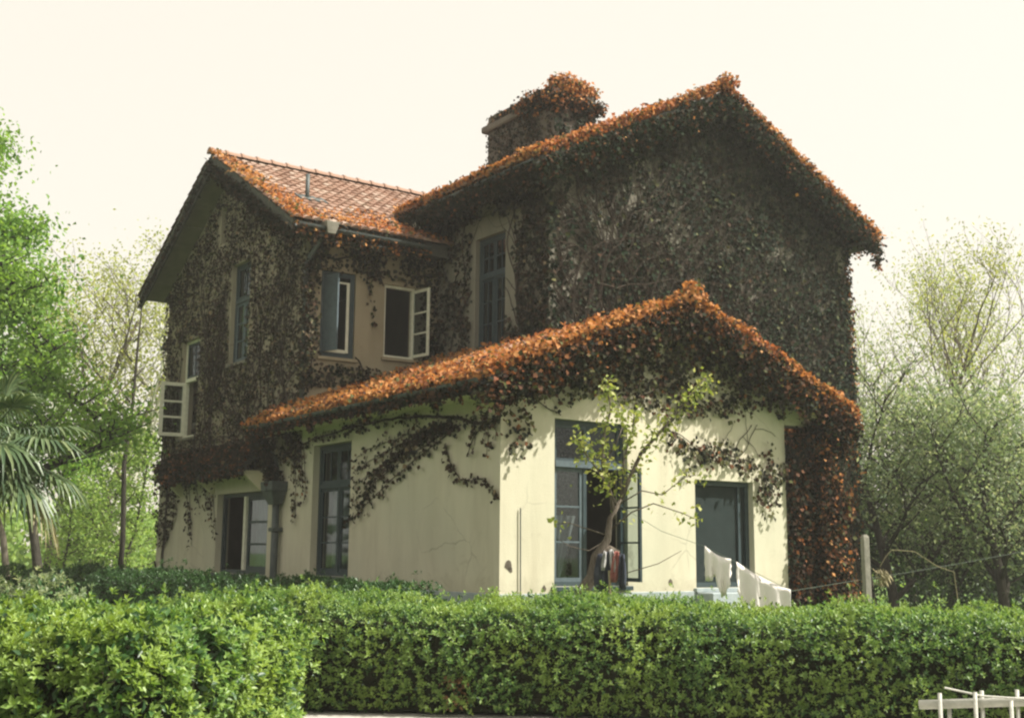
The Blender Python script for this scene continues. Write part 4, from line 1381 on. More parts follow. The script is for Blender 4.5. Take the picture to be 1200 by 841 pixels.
DK = [('ivy_dark', 0.55), ('ivy_brown', 0.45)]
trail(V11, PL, [(0.0, 2.62), (0.6, 2.60), (1.3, 2.75), (2.4, 2.86), (3.6, 2.90), (4.8, 2.86), (6.4, 2.75), (7.6, 2.6)], 40, 0.07, DK, 0.03)
for i, (e_s, e_z) in enumerate(((4.75, 1.15), (4.72, 1.45), (4.70, 1.75), (4.65, 2.05), (4.6, 2.3), (4.2, 1.75), (3.9, 1.95), (3.4, 2.1))):
    s1_ = 1.1 + 0.12 * i
    trail(V11, PL, [(s1_, 2.62), ((s1_ * 0.6 + e_s * 0.4), 2.55 * 0.6 + e_z * 0.4 + 0.12), ((s1_ * 0.3 + e_s * 0.7), 2.55 * 0.3 + e_z * 0.7 + 0.10), (e_s, e_z)], 30, 0.085, DK, 0.012)
trail(V11, PL, [(1.55, 2.3), (1.35, 2.0), (1.1, 1.75), (0.75, 1.70), (0.4, 1.74), (0.2, 1.55), (0.03, 1.42)], 45, 0.045, [('ivy_brown', 1)], 0.012)
trail(V11, PL, [(4.0, 1.78), (4.25, 1.45), (4.4, 1.2)], 45, 0.03, DK, 0.008)
trail(V11, PL, [(0.4, 2.6), (0.75, 2.35), (0.9, 2.1)], 12, 0.03, DK, 0.014)
for s_, zb_ in ((0.35, 2.1), (0.15, 2.3), (0.7, 2.25)):
    trail(V11, PL, [(s_, 2.62), (s_ - 0.04, (2.62 + zb_) / 2), (s_, zb_)], 40, 0.06, [('ivy_brown', 0.7), ('ivy_red', 0.3)], 0.008)
for s_, zb_ in ((6.7, 1.6), (6.85, 2.0), (7.1, 1.25), (7.25, 2.1), (6.95, 1.9)):
    trail(V11, PL, [(s_ + 0.1, 2.7), (s_, (2.7 + zb_) / 2), (s_ - 0.05, zb_)], 36, 0.06, [('ivy_brown', 0.9), ('ivy_red', 0.1)], 0.008)
edge_leaves(V11, (-0.55, 7.75, 2.85), (-0.15, 7.75, 1.9), 700, 0.17, [('ivy_dark', 0.85), ('ivy_brown', 0.15)])
# 12. hood
V12 = vine('dark red brown vine heaped on the window hood of the left wing')
slope_leaves(V12, (-0.56, 8.5, 2.36), (0, 5.3, 0), (0.56, 0, 0.45), 620, 0.22, [('ivy_dark', 0.60), ('ivy_brown', 0.20), ('ivy_red', 0.20)])
edge_leaves(V12, (-0.53, 8.6, 2.28), (-0.53, 13.7, 2.28), 1100, 0.12, [('ivy_dark', 0.75), ('ivy_red', 0.25)], (0, 0, 0), 0.15)
edge_leaves(V12, (-0.3, 13.7, 2.4), (-0.08, 14.9, 2.7), 450, 0.18, [('ivy_dark', 0.7), ('ivy_brown', 0.3)])
for s_, zb_ in ((11.6, 1.2), (11.9, 1.5), (12.4, 1.55), (13.0, 1.0), (12.8, 0.7), (11.35, 0.95)):
    trail(V12, PL, [(s_ + 0.2, 2.2), (s_, (2.2 + zb_) / 2), (s_ - 0.2, zb_)], 30, 0.08, [('ivy_brown', 1)], 0.008)


# ------------------------------------------------------------------ hedges
def hedge(name, label, path, width, height, mat, dens, leaf=(0.035, 0.06), cat='hedge', group=None, lump=0.10, upk=0.6, core=True, extra=None, hfun=None):
    """clipped hedge along a polyline; leaves grow in little whorls over a dark twiggy core"""
    pts = [Vector((x, y, 0)) for x, y in path]
    root = empty(name, pts[0])
    tag(root, label, cat, group)
    seg = [(b_ - a_).length for a_, b_ in zip(pts[:-1], pts[1:])]
    tot = sum(seg)

    def at(t):
        q = t
        for i, l in enumerate(seg):
            if q <= l or i == len(seg) - 1:
                d = (pts[i + 1] - pts[i]).normalized()
                return pts[i] + d * q, d
            q -= l
    w_, h_ = width, height
    # cross-section outline: front foot, front shoulder, back shoulder, back foot (rounded)
    prof = []
    for i in range(9):
        prof.append((-w_ / 2, 0.05 + (h_ - 0.3) * i / 8, -1.0, 0.05))
    for i in range(7):
        an = PI - (PI / 2) * i / 6
        prof.append((-w_ / 2 + 0.28 + 0.28 * math.cos(an), h_ - 0.28 + 0.28 * math.sin(an), math.cos(an), math.sin(an)))
    nt_ = max(6, int((w_ - 0.56) / 0.15))
    for i in range(1, nt_):
        prof.append((-w_ / 2 + 0.28 + (w_ - 0.56) * i / nt_, h_, 0.0, 1.0))
    for i in range(7):
        an = (PI / 2) * (1 - i / 6)
        prof.append((w_ / 2 - 0.28 + 0.28 * math.cos(an), h_ - 0.28 + 0.28 * math.sin(an), math.cos(an), math.sin(an)))
    for i in range(6):
        prof.append((w_ / 2, (h_ - 0.28) * (1 - i / 6), 1.0, 0.05))
    cum = [0.0]
    for p0, p1 in zip(prof[:-1], prof[1:]):
        cum.append(cum[-1] + math.hypot(p1[0] - p0[0], p1[1] - p0[1]))
    per = cum[-1]
    n = int(per * tot * dens)
    us, ts = rng.uniform(0, per, n), rng.uniform(0, tot, n)
    cumA = np.array(cum)
    pa = np.array(prof)
    o_ = np.interp(us, cumA, pa[:, 0])
    z_ = np.interp(us, cumA, pa[:, 1])
    no = np.interp(us, cumA, pa[:, 2])
    nz = np.interp(us, cumA, pa[:, 3])
    C = np.empty((n, 3))
    Nn = np.empty((n, 3))
    for i in range(n):
        p_, d_ = at(ts[i])
        s_ = Vector((-d_.y, d_.x, 0))          # left of travel = back
        C[i] = (p_.x + s_.x * o_[i], p_.y + s_.y * o_[i], z_[i])
        Nn[i] = (s_.x * no[i], s_.y * no[i], nz[i])
    # end caps
    for t_end, sg in ((0.0, -1), (tot, 1)):
        k = int(w_ * h_ * dens)
        oo, zz = rng.uniform(-w_ / 2, w_ / 2, k), rng.uniform(0.05, h_, k)
        p_, d_ = at(t_end)
        s_ = Vector((-d_.y, d_.x, 0))
        edge = np.clip(1 - np.maximum(np.abs(oo) / (w_ / 2), zz / h_), 0, 0.25) / 0.25
        bulge = 0.22 * np.sqrt(edge)
        Cc = np.column_stack([p_.x + s_.x * oo + d_.x * sg * bulge, p_.y + s_.y * oo + d_.y * sg * bulge, zz])
        C = np.vstack([C, Cc])
        Nn = np.vstack([Nn, np.tile(np.array([[d_.x * sg, d_.y * sg, 0.25]]), (k, 1))])
    n = len(C)
    Nn = unit(Nn)
    dsp = lump * (fnoise(C, 1.1, 3.3) * 1.2 + fnoise(C, 2.8, 6.1) * 0.9 + fnoise(C, 6.5, 1.9) * 0.6)
    depth = -np.abs(rng.normal(0, 0.045, n)) + (rng.uniform(size=n) < 0.10) * rng.uniform(0.0, 0.09, n) + (rng.uniform(size=n) < 0.025) * rng.uniform(0.04, 0.16, n)
    C = C + Nn * (dsp + depth)[:, None]
    C[:, 2] = np.maximum(C[:, 2], 0.03)
    if hfun:
        C[:, 2] *= hfun(C[:, 0])
    Call, Nall = C.copy(), Nn.copy()
    # thin out holes
    hole = fnoise(C, 3.4, 12.0) + 0.5 * fnoise(C, 8.0, 2.0)
    keep = hole > -0.62 + 0.25 * (1 - Nn[:, 2]) * 0.6
    C, Nn = C[keep], Nn[keep]
    n = len(C)
    ax = unit(Nn * (1 - upk * 0.4) + np.array([[0, 0, upk]]) + rvec(n) * 0.45)
    k = 7
    ref = rvec(n)
    e1 = unit(np.cross(ax, ref))
    e2 = np.cross(ax, e1)
    P, T, NN, L = [], [], [], []
    for i in range(k):
        an = 2.4 * i + rng.uniform(0, 0.6, n)
        el = np.interp(i, [0, k - 1], [0.25, 1.15]) + rng.normal(0, 0.15, n)
        rad = e1 * np.cos(an)[:, None] + e2 * np.sin(an)[:, None]
        t_ = rad * np.cos(el)[:, None] + ax * np.sin(el)[:, None]
        P.append(C + ax * (0.006 * i)[..., None] if isinstance(i, np.ndarray) else C + ax * 0.006 * i)
        T.append(t_)
        NN.append(ax * np.cos(el)[:, None] - rad * np.sin(el)[:, None] + rvec(n) * 0.2)
        L.append(rng.uniform(leaf[0], leaf[1], n) * (1.0 - 0.05 * i))
    P, T, NN, L = np.vstack(P), np.vstack(T), np.vstack(NN), np.concatenate(L)
    leaf_mesh('foliage', P - np.array([list(pts[0])]), T, NN, L, M[mat], root, wide=0.46, fold=0.22, mid=0.5)
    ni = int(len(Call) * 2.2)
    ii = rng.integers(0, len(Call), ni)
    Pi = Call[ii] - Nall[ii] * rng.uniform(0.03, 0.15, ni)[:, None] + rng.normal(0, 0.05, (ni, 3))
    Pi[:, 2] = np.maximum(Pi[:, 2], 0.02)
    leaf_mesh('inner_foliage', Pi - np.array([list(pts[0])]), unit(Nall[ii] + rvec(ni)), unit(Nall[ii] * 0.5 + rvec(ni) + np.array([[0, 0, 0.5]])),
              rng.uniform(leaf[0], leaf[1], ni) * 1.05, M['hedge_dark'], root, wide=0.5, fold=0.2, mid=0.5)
    if core:
        mb = MB()
        ns = max(4, int(tot / 0.35))
        cs = prof[::2]
        for i in range(ns + 1):
            t = 0.10 + (tot - 0.20) * i / ns
            p_, d_ = at(t)
            s_ = Vector((-d_.y, d_.x, 0))
            end = 0.85 if i in (0, ns) else 1.0
            for (oo, zz, a1, a2) in cs:
                q = p_ + s_ * ((oo - a1 * 0.17) * end)
                z2 = max(0.0, (zz - a2 * 0.17) * end) + 0.05 * noise.noise((q.x * 2, q.y * 2, zz * 2))
                if hfun:
                    z2 *= float(hfun(np.array([q.x]))[0])
                mb.v.append((q.x - pts[0].x, q.y - pts[0].y, max(z2, 0.0)))
        kk = len(cs)
        for i in range(ns):
            for j in range(kk - 1):
                mb.f.append((i * kk + j, i * kk + j + 1, (i + 1) * kk + j + 1, (i + 1) * kk + j))
        mb.f.append(tuple(range(kk)))
        mb.f.append(tuple(range(ns * kk + kk - 1, ns * kk - 1, -1)))
        mb.build('branches', M['core'], root)
    return root


far_h = hedge('hedge', 'long clipped green hedge running across in front of the house',
              [(-3.6, 14.35), (-1.0, 14.15), (2.5, 13.75), (6.0, 13.3), (9.5, 12.8)], 2.3, 1.10, 'hedge', 400, (0.034, 0.064), group='clipped hedges', lump=0.11,
              hfun=lambda x: 1.0 + 0.02 * np.sin(x * 1.7) - 0.012 * (x - 2))
# withered patch low in the hedge
n = 130
Pd = np.column_stack([rng.normal(-0.55, 0.07, n), rng.normal(12.97, 0.04, n), rng.uniform(0.08, 0.42, n)])
leaf_mesh('withered_twigs', Pd - np.array([[-3.6, 14.35, 0]]), rvec(n), rvec(n), rng.uniform(0.04, 0.07, n), M['dead_leaf'], far_h, wide=0.45)
hedge('hedge', 'broad leafy hedge block nearest the camera at lower left',
      [(-8.5, 10.65), (-5.3, 10.55), (-2.42, 10.15)], 3.6, 1.10, 'hedge', 330, (0.055, 0.095), group='clipped hedges', lump=0.15,
      hfun=lambda x: 1.0 + 0.03 * np.sin(x * 2.3 + 1))
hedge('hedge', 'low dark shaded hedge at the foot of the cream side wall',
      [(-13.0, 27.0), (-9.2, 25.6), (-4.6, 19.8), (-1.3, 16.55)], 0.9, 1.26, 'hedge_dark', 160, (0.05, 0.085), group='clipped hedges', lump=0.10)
hedge('bush', 'bluish green bush at the far left behind the near hedge',
      [(-8.0, 13.6), (-5.0, 13.3)], 1.3, 1.28, 'leaf_sage', 170, (0.05, 0.08), cat='bush', lump=0.2)


# ------------------------------------------------------------------ trees
def tree(name, label, cat, loc, h, r0, leafmat, bark='bark', seed=1, clear_h=0.25, spread=0.45, levels=3, n_leaf=6000, leaf=(0.08, 0.14), sig=0.35,
         lean=(0, 0), forks=5, up=0.5, group=None, droop=0.0, wide=0.6, conic=0.0, hang=0.2):
    rr = random.Random(seed)
    root = empty(name, loc)
    tag(root, label, cat, group)
    mb = MB()
    tips = []

    def grow(p, d, L, r, lev):
        n = 5
        pts, rad = [Vector(p)], [r]
        for i in range(n):
            d = (d + Vector((rr.gauss(0, 0.13), rr.gauss(0, 0.13), rr.gauss(0, 0.06) + (0.05 * up if lev else 0) - droop * 0.08 * lev))).normalized()
            pts.append(pts[-1] + d * (L / n))
            rad.append(r * (1 - 0.62 * (i + 1) / n))
        mb.tube(pts, rad, 7 if lev == 0 else (5 if lev == 1 else 3), cap=False)
        if lev >= levels:
            tips.extend(pts[2:])
            return
        if lev == levels - 1:
            tips.extend(pts[4:])
        k = forks if lev else int(forks * 1.7)
        for i in range(k):
            f = (clear_h + (1 - clear_h) * (i + rr.random()) / k) if lev == 0 else 0.3 + 0.7 * (i + rr.random()) / k
            q = f * n
            j = min(int(q), n - 1)
            base = pts[j].lerp(pts[j + 1], q - j)
            an = i * 2.4 + rr.uniform(-0.5, 0.5)
            hd_ = Vector((math.cos(an), math.sin(an), 0))
            dd = (hd_ * (1.0 - 0.35 * up) + Vector((0, 0, up * rr.uniform(0.4, 1.2))) + d * 0.35).normalized()
            if lev == 0:
                Lc = h * spread * rr.uniform(0.75, 1.15) * (1 - conic * (f - clear_h) / max(1e-3, 1 - clear_h))
                if conic == 0:
                    Lc *= 0.6 + 0.7 * math.sin(PI * min(1, (f - clear_h) / (1 - clear_h) * 0.8 + 0.15))
            else:
                Lc = L * rr.uniform(0.4, 0.65)
            rc_ = max(0.006, (rad[j] * 0.55) if lev == 0 else r * 0.5)
            grow(base, dd, Lc, rc_, lev + 1)

    grow(Vector((0, 0, -0.1)), Vector((lean[0], lean[1], 1)).normalized(), h * 0.95, r0, 0)
    mb.build('trunk', M[bark], root, smooth=True)
    tp = np.array([list(t) for t in tips])
    idx = rng.integers(0, len(tp), n_leaf)
    wgt = 0.5 + rng.uniform(size=len(tp))
    P = tp[idx] + rng.normal(0, 1, (n_leaf, 3)) * (sig * wgt[idx])[:, None] * np.array([[1, 1, 0.7]])
    P = P[P[:, 2] > 0.15]
    n = len(P)
    N = unit(rvec(n) + np.array([[0, 0, 0.7]]))
    T = unit(rvec(n) + np.array([[0, 0, -hang]]))
    leaf_mesh('crown', P, T, N, rng.uniform(leaf[0], leaf[1], n), M[leafmat], root, wide=wide, fold=0.15)
    return root


def wpos(px, Y):
    return (px - 600) / FPX * Y / math.cos(PITCH) * 1.0


# left: big fresh green tree
tree('broadleaf_tree', 'big fresh green tree at the left edge behind the palm', 'tree', (-12.2, 28.5, 0), 13.2, 0.28, 'leaf_bright', 'bark_dark', 11, 0.16, 0.29, 3, 46000, (0.09, 0.17), 0.36, forks=8, up=0.25, conic=0.66, hang=0.4)
tree('broadleaf_tree', 'dark trunked green tree beside the palm fronds', 'tree', (wpos(70, 37), 37, 0), 7.6, 0.17, 'leaf_bright', 'bark_dark', 12, 0.5, 0.26, 3, 7000, (0.09, 0.16), 0.32, forks=5, up=0.4)
# left: airy yellow-green trees in the distance
for i, (px, Y, h, s, lab) in enumerate((
        (70, 46, 12.0, 31, 'airy yellow green tree right behind the big green tree'),
        (118, 50, 13.0, 32, 'airy yellow green tree with a forked top left of the gable'),
        (165, 48, 11.0, 33, 'airy yellow green tree touching the left gable corner'),
        (30, 52, 12.0, 34, 'airy yellow green tree mostly hidden by the big green tree'))):
    tree('spring_tree', lab, 'tree', (wpos(px, Y), Y, 0), h, 0.16, 'leaf_yellow', 'bark', s, 0.3, 0.28, 3, 4200, (0.10, 0.17), 0.50, forks=5, up=0.7, group='yellow green trees on the left')
# left: thin saplings
for i, (px, Y, h, s, lab) in enumerate((
        (92, 43, 5.6, 41, 'feathery green sapling just right of the dark trunk'),
        (112, 45, 6.2, 42, 'feathery green sapling in front of the pale trunk, left one'),
        (128, 44, 5.6, 46, 'feathery green sapling right against the pale trunk'),
        (150, 42, 6.2, 43, 'tall feathery sapling halfway between pale trunk and house wall'),
        (168, 44, 6.9, 44, 'feathery green sapling nearest the wall of the left wing'))):
    tree('sapling', lab, 'sapling', (wpos(px, Y), Y, 0), h, 0.06, 'leaf_sapling', 'bark_dark', s, 0.12, 0.19, 2, 2600, (0.09, 0.17), 0.22, forks=12, up=0.15, conic=0.75, group='saplings left of the house')
# pale trunk
tree('pale_trunked_tree', 'thin tree with a pale whitish trunk among the saplings', 'tree', (wpos(138, 46), 46, 0), 11.0, 0.22, 'leaf_yellow', 'bark_pale', 51, 0.55, 0.22, 2, 2200, (0.10, 0.18), 0.45, forks=6, up=0.8, lean=(0.03, 0))
# bare vine-wrapped stem
mb = MB()
bx_ = wpos(155, 36)
mb.tube([(0, 0, 0), (0.05, 0, 2.0), (-0.05, 0, 4.2), (0.10, 0, 6.0), (0.16, 0, 8.0), (0.22, 0, 9.4)], [0.09, 0.08, 0.07, 0.05, 0.035, 0.015], 6)
for k in range(9):
    z_ = 3.0 + k * 0.62
    mb.tube([(0.02, 0, z_), (0.25 * (-1) ** k, 0.05, z_ + 0.3), (0.36 * (-1) ** k, 0.05, z_ + 0.55)], [0.025, 0.015, 0.006], 4)
bt_ = mb.build('bare_tree', M['bark_dark'], None, smooth=True)
bt_.location = (bx_, 36, 0)
tag(bt_, 'bare dark stem standing left of the gable overhang', 'tree')

# right: tall sparse willows, grey-green shrubs, deep green growth
for i, (px, Y, h, s, lab, ln) in enumerate((
        (1015, 38, 9.0, 61, 'slim pale willow just right of the main gable corner', 0.02),
        (1100, 34, 8.8, 62, 'pale willow with a leaning forked trunk in the middle right', -0.05),
        (1150, 36, 9.6, 63, 'tall pale willow with straight twin stems at right', 0.04),
        (1195, 38, 8.8, 64, 'pale willow cut by the right edge of the picture', 0.02),
        (1060, 46, 10.2, 65, 'faint pale willow farthest back between the others', 0.0))):
    tree('willow_tree', lab, 'tree', (wpos(px, Y), Y, 0), h, 0.10, 'leaf_willow' if i != 1 else 'leaf_yellow', 'bark', s, 0.30, 0.30, 3, 3300, (0.08, 0.15), 0.34, forks=5, up=0.95, lean=(ln, 0), group='pale willows on the right', wide=0.4, hang=0.7)
for i, (px, Y, h, s, lab) in enumerate((
        (1040, 28, 5.3, 71, 'grey green blossoming shrub nearest the main house corner'),
        (1100, 30, 4.9, 72, 'grey green shrub in the middle of the right thicket'),
        (1165, 27, 4.2, 73, 'pale grey green shrub bulging low at the right'),
        (1215, 29, 4.5, 74, 'grey green shrub cut by the right picture edge'))):
    tree('tall_shrub', lab, 'shrub', (wpos(px, Y), Y, 0), h, 0.13, 'leaf_sage', 'bark_dark', s, 0.14, 0.40, 3, 9500, (0.08, 0.14), 0.38, forks=6, up=0.55, group='grey green shrubs on the right', wide=0.5)
for i, (px, Y, h, s, lab) in enumerate((
        (1060, 35, 4.2, 81, 'deep green bush in the dark gap right of the post'),
        (1110, 36, 4.4, 82, 'deep green bush under the middle grey green shrub'),
        (1165, 34, 4.0, 83, 'deep green bush under the pale low shrub at right'),
        (1215, 35, 4.2, 84, 'deep green bush at the right picture edge'))):
    tree('low_bush', lab, 'bush', (wpos(px, Y), Y, 0), h, 0.10, 'leaf_deep', 'bark_dark', s, 0.05, 0.42, 3, 8000, (0.10, 0.18), 0.36, forks=6, up=0.3, group='deep green bushes under the right thicket')

# far woodland closing the view
n = 46000
X = rng.uniform(-75, 85, n)
side = (X < -14) | (X > 15)
X = X[side]
n = len(X)
topn = np.array([noise.noise((x * 0.11, 3.3, 0)) + 0.5 * noise.noise((x * 0.35, 1.3, 0)) for x in X])
hh = 4.2 + 1.6 * topn
P = np.column_stack([X, 68 + rng.normal(0, 3.0, n) + 0.12 * np.abs(X), hh * rng.uniform(size=n) ** 0.8])
# unseen wood added left of and behind the viewer to shade wall and panes
m_ = 42000
t_ = rng.uniform(0, 1, m_)
wx = np.where(t_ < 0.55, -23 + 0 * t_, -23 + (t_ - 0.55) / 0.45 * 60)
wy = np.where(t_ < 0.55, 30 - t_ / 0.55 * 48, -18 + 0 * t_)
wh = np.array([5.5 + 1.5 * noise.noise((a_ * 0.15, b_ * 0.15, 2.0)) for a_, b_ in zip(wx, wy)])
Pw = np.column_stack([wx + rng.normal(0, 1.3, m_), wy + rng.normal(0, 1.3, m_), wh * rng.uniform(size=m_) ** 0.8])
gw = leaf_mesh('unseen_shade_wood', Pw, rvec(m_), unit(rvec(m_) + np.array([[0, 0, 0.6]])), rng.uniform(0.40, 0.75, m_), M['leaf_deep'], None, wide=0.7)
tag(gw, 'unseen dark wood added beyond the left edge to shade the side wall', 'woodland')
leaf_mesh('far_woodland', P, rvec(n), unit(rvec(n) + np.array([[0, -0.3, 0.6]])), rng.uniform(0.30, 0.60, n), M['leaf_sapling'], None, wide=0.7)
bpy.data.objects['far_woodland']['label'] = 'hazy band of far yellow green woodland'
bpy.data.objects['far_woodland']['category'] = 'woodland'


n = 14000
P = np.column_stack([rng.uniform(7.5, 22, n), rng.uniform(27, 36, n), rng.uniform(0, 1, n) ** 1.2 * 2.1])
P[:, 2] *= 0.75 + 0.5 * fnoise(P * np.array([[1, 1, 0]]), 0.6, 2.0)
P = P[P[:, 0] > 9.2 + (P[:, 1] - 27) * 0.15]
n = len(P)
ug = leaf_mesh('undergrowth', P, unit(rvec(n) + np.array([[0, 0, 0.4]])), unit(rvec(n) + np.array([[0, -0.2, 0.6]])), rng.uniform(0.10, 0.20, n), M['leaf_deep'], None, wide=0.5)
tag(ug, 'dark green undergrowth beneath the shrubs on the right', 'undergrowth')


# ------------------------------------------------------------------ fan palm
def palm(label, loc, trunk_h, fronds, seed):
    rr = random.Random(seed)
    root = empty('fan_palm', loc)
    tag(root, label, 'palm')
    mb = MB()
    mb.tube([(0, 0, -0.05), (0.02, 0, trunk_h * 0.5), (0, 0.01, trunk_h)], [0.15, 0.13, 0.15], 12)
    mb.build('trunk', M['palm_trunk'], root, smooth=True)
    for (az, el, pl_, rad, old) in fronds:
        d = Vector((math.cos(az) * math.cos(el), math.sin(az) * math.cos(el), math.sin(el)))
        p0 = Vector((0, 0, trunk_h - 0.05 + rr.uniform(-0.12, 0.1)))
        pts = []
        dd = d.copy()
        q = p0.copy()
        for i in range(6):
            pts.append(q.copy())
            q = q + dd * (pl_ / 5)
            dd = (dd + Vector((0, 0, -0.06))).normalized()
        mb = MB()
        mb.tube(pts, [0.016, 0.013, 0.011, 0.010, 0.009, 0.008], 5)
        hub = pts[-1]
        side = dd.cross(Vector((0, 0, 1))).normalized()
        nrm = side.cross(dd).normalized()
        nb = 30
        for k in range(nb):
            a_ = (k / (nb - 1) - 0.5) * R(255) + rr.gauss(0, 0.02)
            bd = (dd * math.cos(a_) + side * math.sin(a_)).normalized()
            L = rad * (0.80 + 0.20 * math.cos(a_)) * rr.uniform(0.92, 1.06)
            w0 = L * 0.042
            sd = bd.cross(nrm).normalized()
            fold = 0.35
            c0 = hub.copy()
            prev = None
            b_ = bd.copy()
            for j, t in enumerate((0.0, 0.3, 0.6, 0.85, 1.0)):
                wd = w0 * (0.35, 1.0, 0.95, 0.55, 0.06)[j]
                dr = (0.0, 0.05, 0.22, 0.55, 0.95)[j] * (0.34 + 0.25 * old) * L * rr.uniform(0.8, 1.2)
                c_ = hub + bd * (L * t) + nrm * (0.10 * L * math.sin(t * PI * 0.8)) - Vector((0, 0, dr))
                row = [c_ - sd * wd + nrm * wd * fold, c_ - nrm * wd * fold * 0.5, c_ + sd * wd + nrm * wd * fold]
                n0 = len(mb.v)
                mb.v += [tuple(r_) for r_ in row]
                if prev is not None:
                    mb.f.append((prev, prev + 1, n0 + 1, n0))
                    mb.f.append((prev + 1, prev + 2, n0 + 2, n0 + 1))
                prev = n0
        mb.build('frond', M['palm_old' if old > 0.6 else 'palm'], root)
    return root


fr = []
rp = random.Random(5)
for i in range(24):
    az = i * 2.399
    el = R(70 - i * 5.0)
    fr.append((az, el, rp.uniform(0.45, 0.68), rp.uniform(0.42, 0.56), 0.0 if i < 15 else (0.5 if i < 21 else 1.0)))
for az, el, old in ((-0.25, R(14), 0), (0.1, R(-8), 0.4), (-0.5, R(-22), 0.4), (0.35, R(26), 0), (-0.9, R(-2), 0.4), (0.2, R(-38), 1.0)):
    fr.append((az, el, 0.72, 0.54, old))
palm('fan palm with drooping fronds at the left picture edge', (-5.62, 12.6, 0), 2.86, fr, 3)

# ------------------------------------------------------------------ fruit tree in front of the window
ft = empty('fruit_tree', (1.0, 17.2, 0))
tag(ft, 'small gnarled fruit tree with young yellow green leaves before the window', 'tree')


def fpt(px, py, Y=17.2):
    """tree point from its seen place at the tree's own distance, relative to the tree's foot"""
    dx, dy = (px - 600) / FPX, -(py - 420.5) / FPX
    d = fw + rt * dx + up * dy
    t = Y / d.y
    return Vector((d.x * t - 1.0, Y - 17.2, EYE + d.z * t))


trunk_b = fpt(672, 716)
mb = MB()
mb.tube([Vector((trunk_b.x - 0.03, 0, -0.1)), Vector((trunk_b.x - 0.02, 0, 0.5)), fpt(682, 694), fpt(694, 676), fpt(699, 652), fpt(712, 632), fpt(715, 608), fpt(728, 585)], [0.12, 0.11, 0.10, 0.085, 0.075, 0.055, 0.04, 0.03], 9)
mb.tube([fpt(700, 655), fpt(716, 645), fpt(724, 650)], [0.085, 0.085, 0.07], 8)
mb.build('trunk', M['bark'], ft, smooth=True)
limbs = [
    ([(720, 608), (716, 580), (706, 545), (708, 510), (716, 480), (712, 452)], 0.035, 0),
    ([(724, 596), (712, 570), (698, 548), (684, 530), (680, 510)], 0.022, -0.15),
    ([(726, 590), (738, 560), (752, 530), (775, 505), (798, 478), (818, 455), (828, 442)], 0.036, 0.15),
    ([(728, 585), (728, 555), (735, 525), (742, 505), (745, 480)], 0.022, 0.2),
    ([(716, 620), (740, 600), (765, 590), (800, 602), (812, 608)], 0.014, -0.2),
    ([(714, 628), (690, 620), (665, 612), (652, 614)], 0.012, -0.1),
    ([(712, 632), (690, 645), (668, 640), (654, 632)], 0.010, -0.2),
    ([(730, 588), (752, 575), (775, 580), (800, 560), (820, 556)], 0.012, -0.25),
    ([(706, 545), (722, 520), (730, 500)], 0.012, 0.1),
    ([(700, 690), (730, 672), (770, 660), (796, 645)], 0.010, -0.3),
]
P = []
for pts, r_, dy in limbs:
    mb = MB()
    q = [fpt(x, y) + Vector((0, dy * i / len(pts), 0)) for i, (x, y) in enumerate(pts)]
    mb.tube(q, [max(0.004, r_ * (1 - 0.8 * i / len(q))) for i in range(len(q))], 5)
    mb.build('limb', M['bark'], ft, smooth=True)
    if r_ > 0.0115:
        start = 1 if r_ > 0.02 else 2
        for i_, (a_, b_) in enumerate(zip(q[start:-1], q[start + 1:])):
            k = int((0.45 + 0.9 * i_ / max(1, len(q) - start - 1)) * (b_ - a_).length * (210 if r_ > 0.02 else (80 if r_ > 0.0115 else 45)))
            for _ in range(k):
                t = random.random()
                P.append(list(a_.lerp(b_, t) + Vector((random.gauss(0, 0.085), random.gauss(0, 0.085), random.gauss(0, 0.07)))))
        P += [list(q[-1] + Vector((random.gauss(0, 0.05), random.gauss(0, 0.05), random.gauss(0, 0.05)))) for _ in range(10)]
for _ in range(60):
    c_ = fpt(random.gauss(722, 20), random.gauss(565, 24))
    P.append([c_.x, random.gauss(0, 0.15), c_.z])
P = np.array(P)
n = len(P)
leaf_mesh('leaves', P, unit(rvec(n) + np.array([[0, 0, -0.2]])), unit(rvec(n) + np.array([[0, -0.2, 0.5]])), rng.uniform(0.055, 0.105, n), M['leaf_fruit'], ft, wide=0.6)

# rags hung on the cut branch and the stake below
rg = empty('rag_bundle', (1.0, 17.05, 0))
tag(rg, 'bundle of dark blue, red and grey rags hung on the cut branch', 'cloth')
for i, (px, w_, z0, z1, mt_) in enumerate(((704, 0.10, 648, 690, 'rag_blue'), (711, 0.09, 646, 692, 'rag_blue'), (716, 0.05, 643, 670, 'rag_grey'), (722, 0.07, 645, 682, 'rag_red'), (728, 0.07, 648, 690, 'rag_blue'), (708, 0.04, 645, 668, 'rag_grey'))):
    a_, b_ = fpt(px, z0, 17.05), fpt(px + random.uniform(-4, 4), z1, 17.05)
    mb = MB()
    for j in range(6):
        t = j / 5
        c_ = a_.lerp(b_, t)
        for k in range(5):
            u_ = k / 4 - 0.5
            mb.v.append((c_.x + u_ * w_ * 1.5 * (0.6 + 0.5 * math.sin(t * 2.6)), 0.05 * math.sin(k * 2.1 + i + t * 2) - 0.02 * i, c_.z - 0.03 * abs(u_) * (1 - t)))
    for j in range(5):
        for k in range(4):
            q = j * 5 + k
            mb.f.append((q, q + 1, q + 6, q + 5))
    o = mb.build('rag', M[mt_], rg, smooth=True)
    so = o.modifiers.new('thick', 'SOLIDIFY')
    so.thickness = 0.008
sk = MB()
s0, s1 = fpt(716, 720, 16.95), fpt(714, 668, 16.95)
sk.tube([(0, 0, 0), (0.01, 0, s1.z * 0.6), (s1.x - s0.x, 0.02, s1.z)], [0.025, 0.022, 0.02], 6)
sko = sk.build('stake', M['straw'], None)
sko.location = (s0.x + 1.0, 16.95, 0)
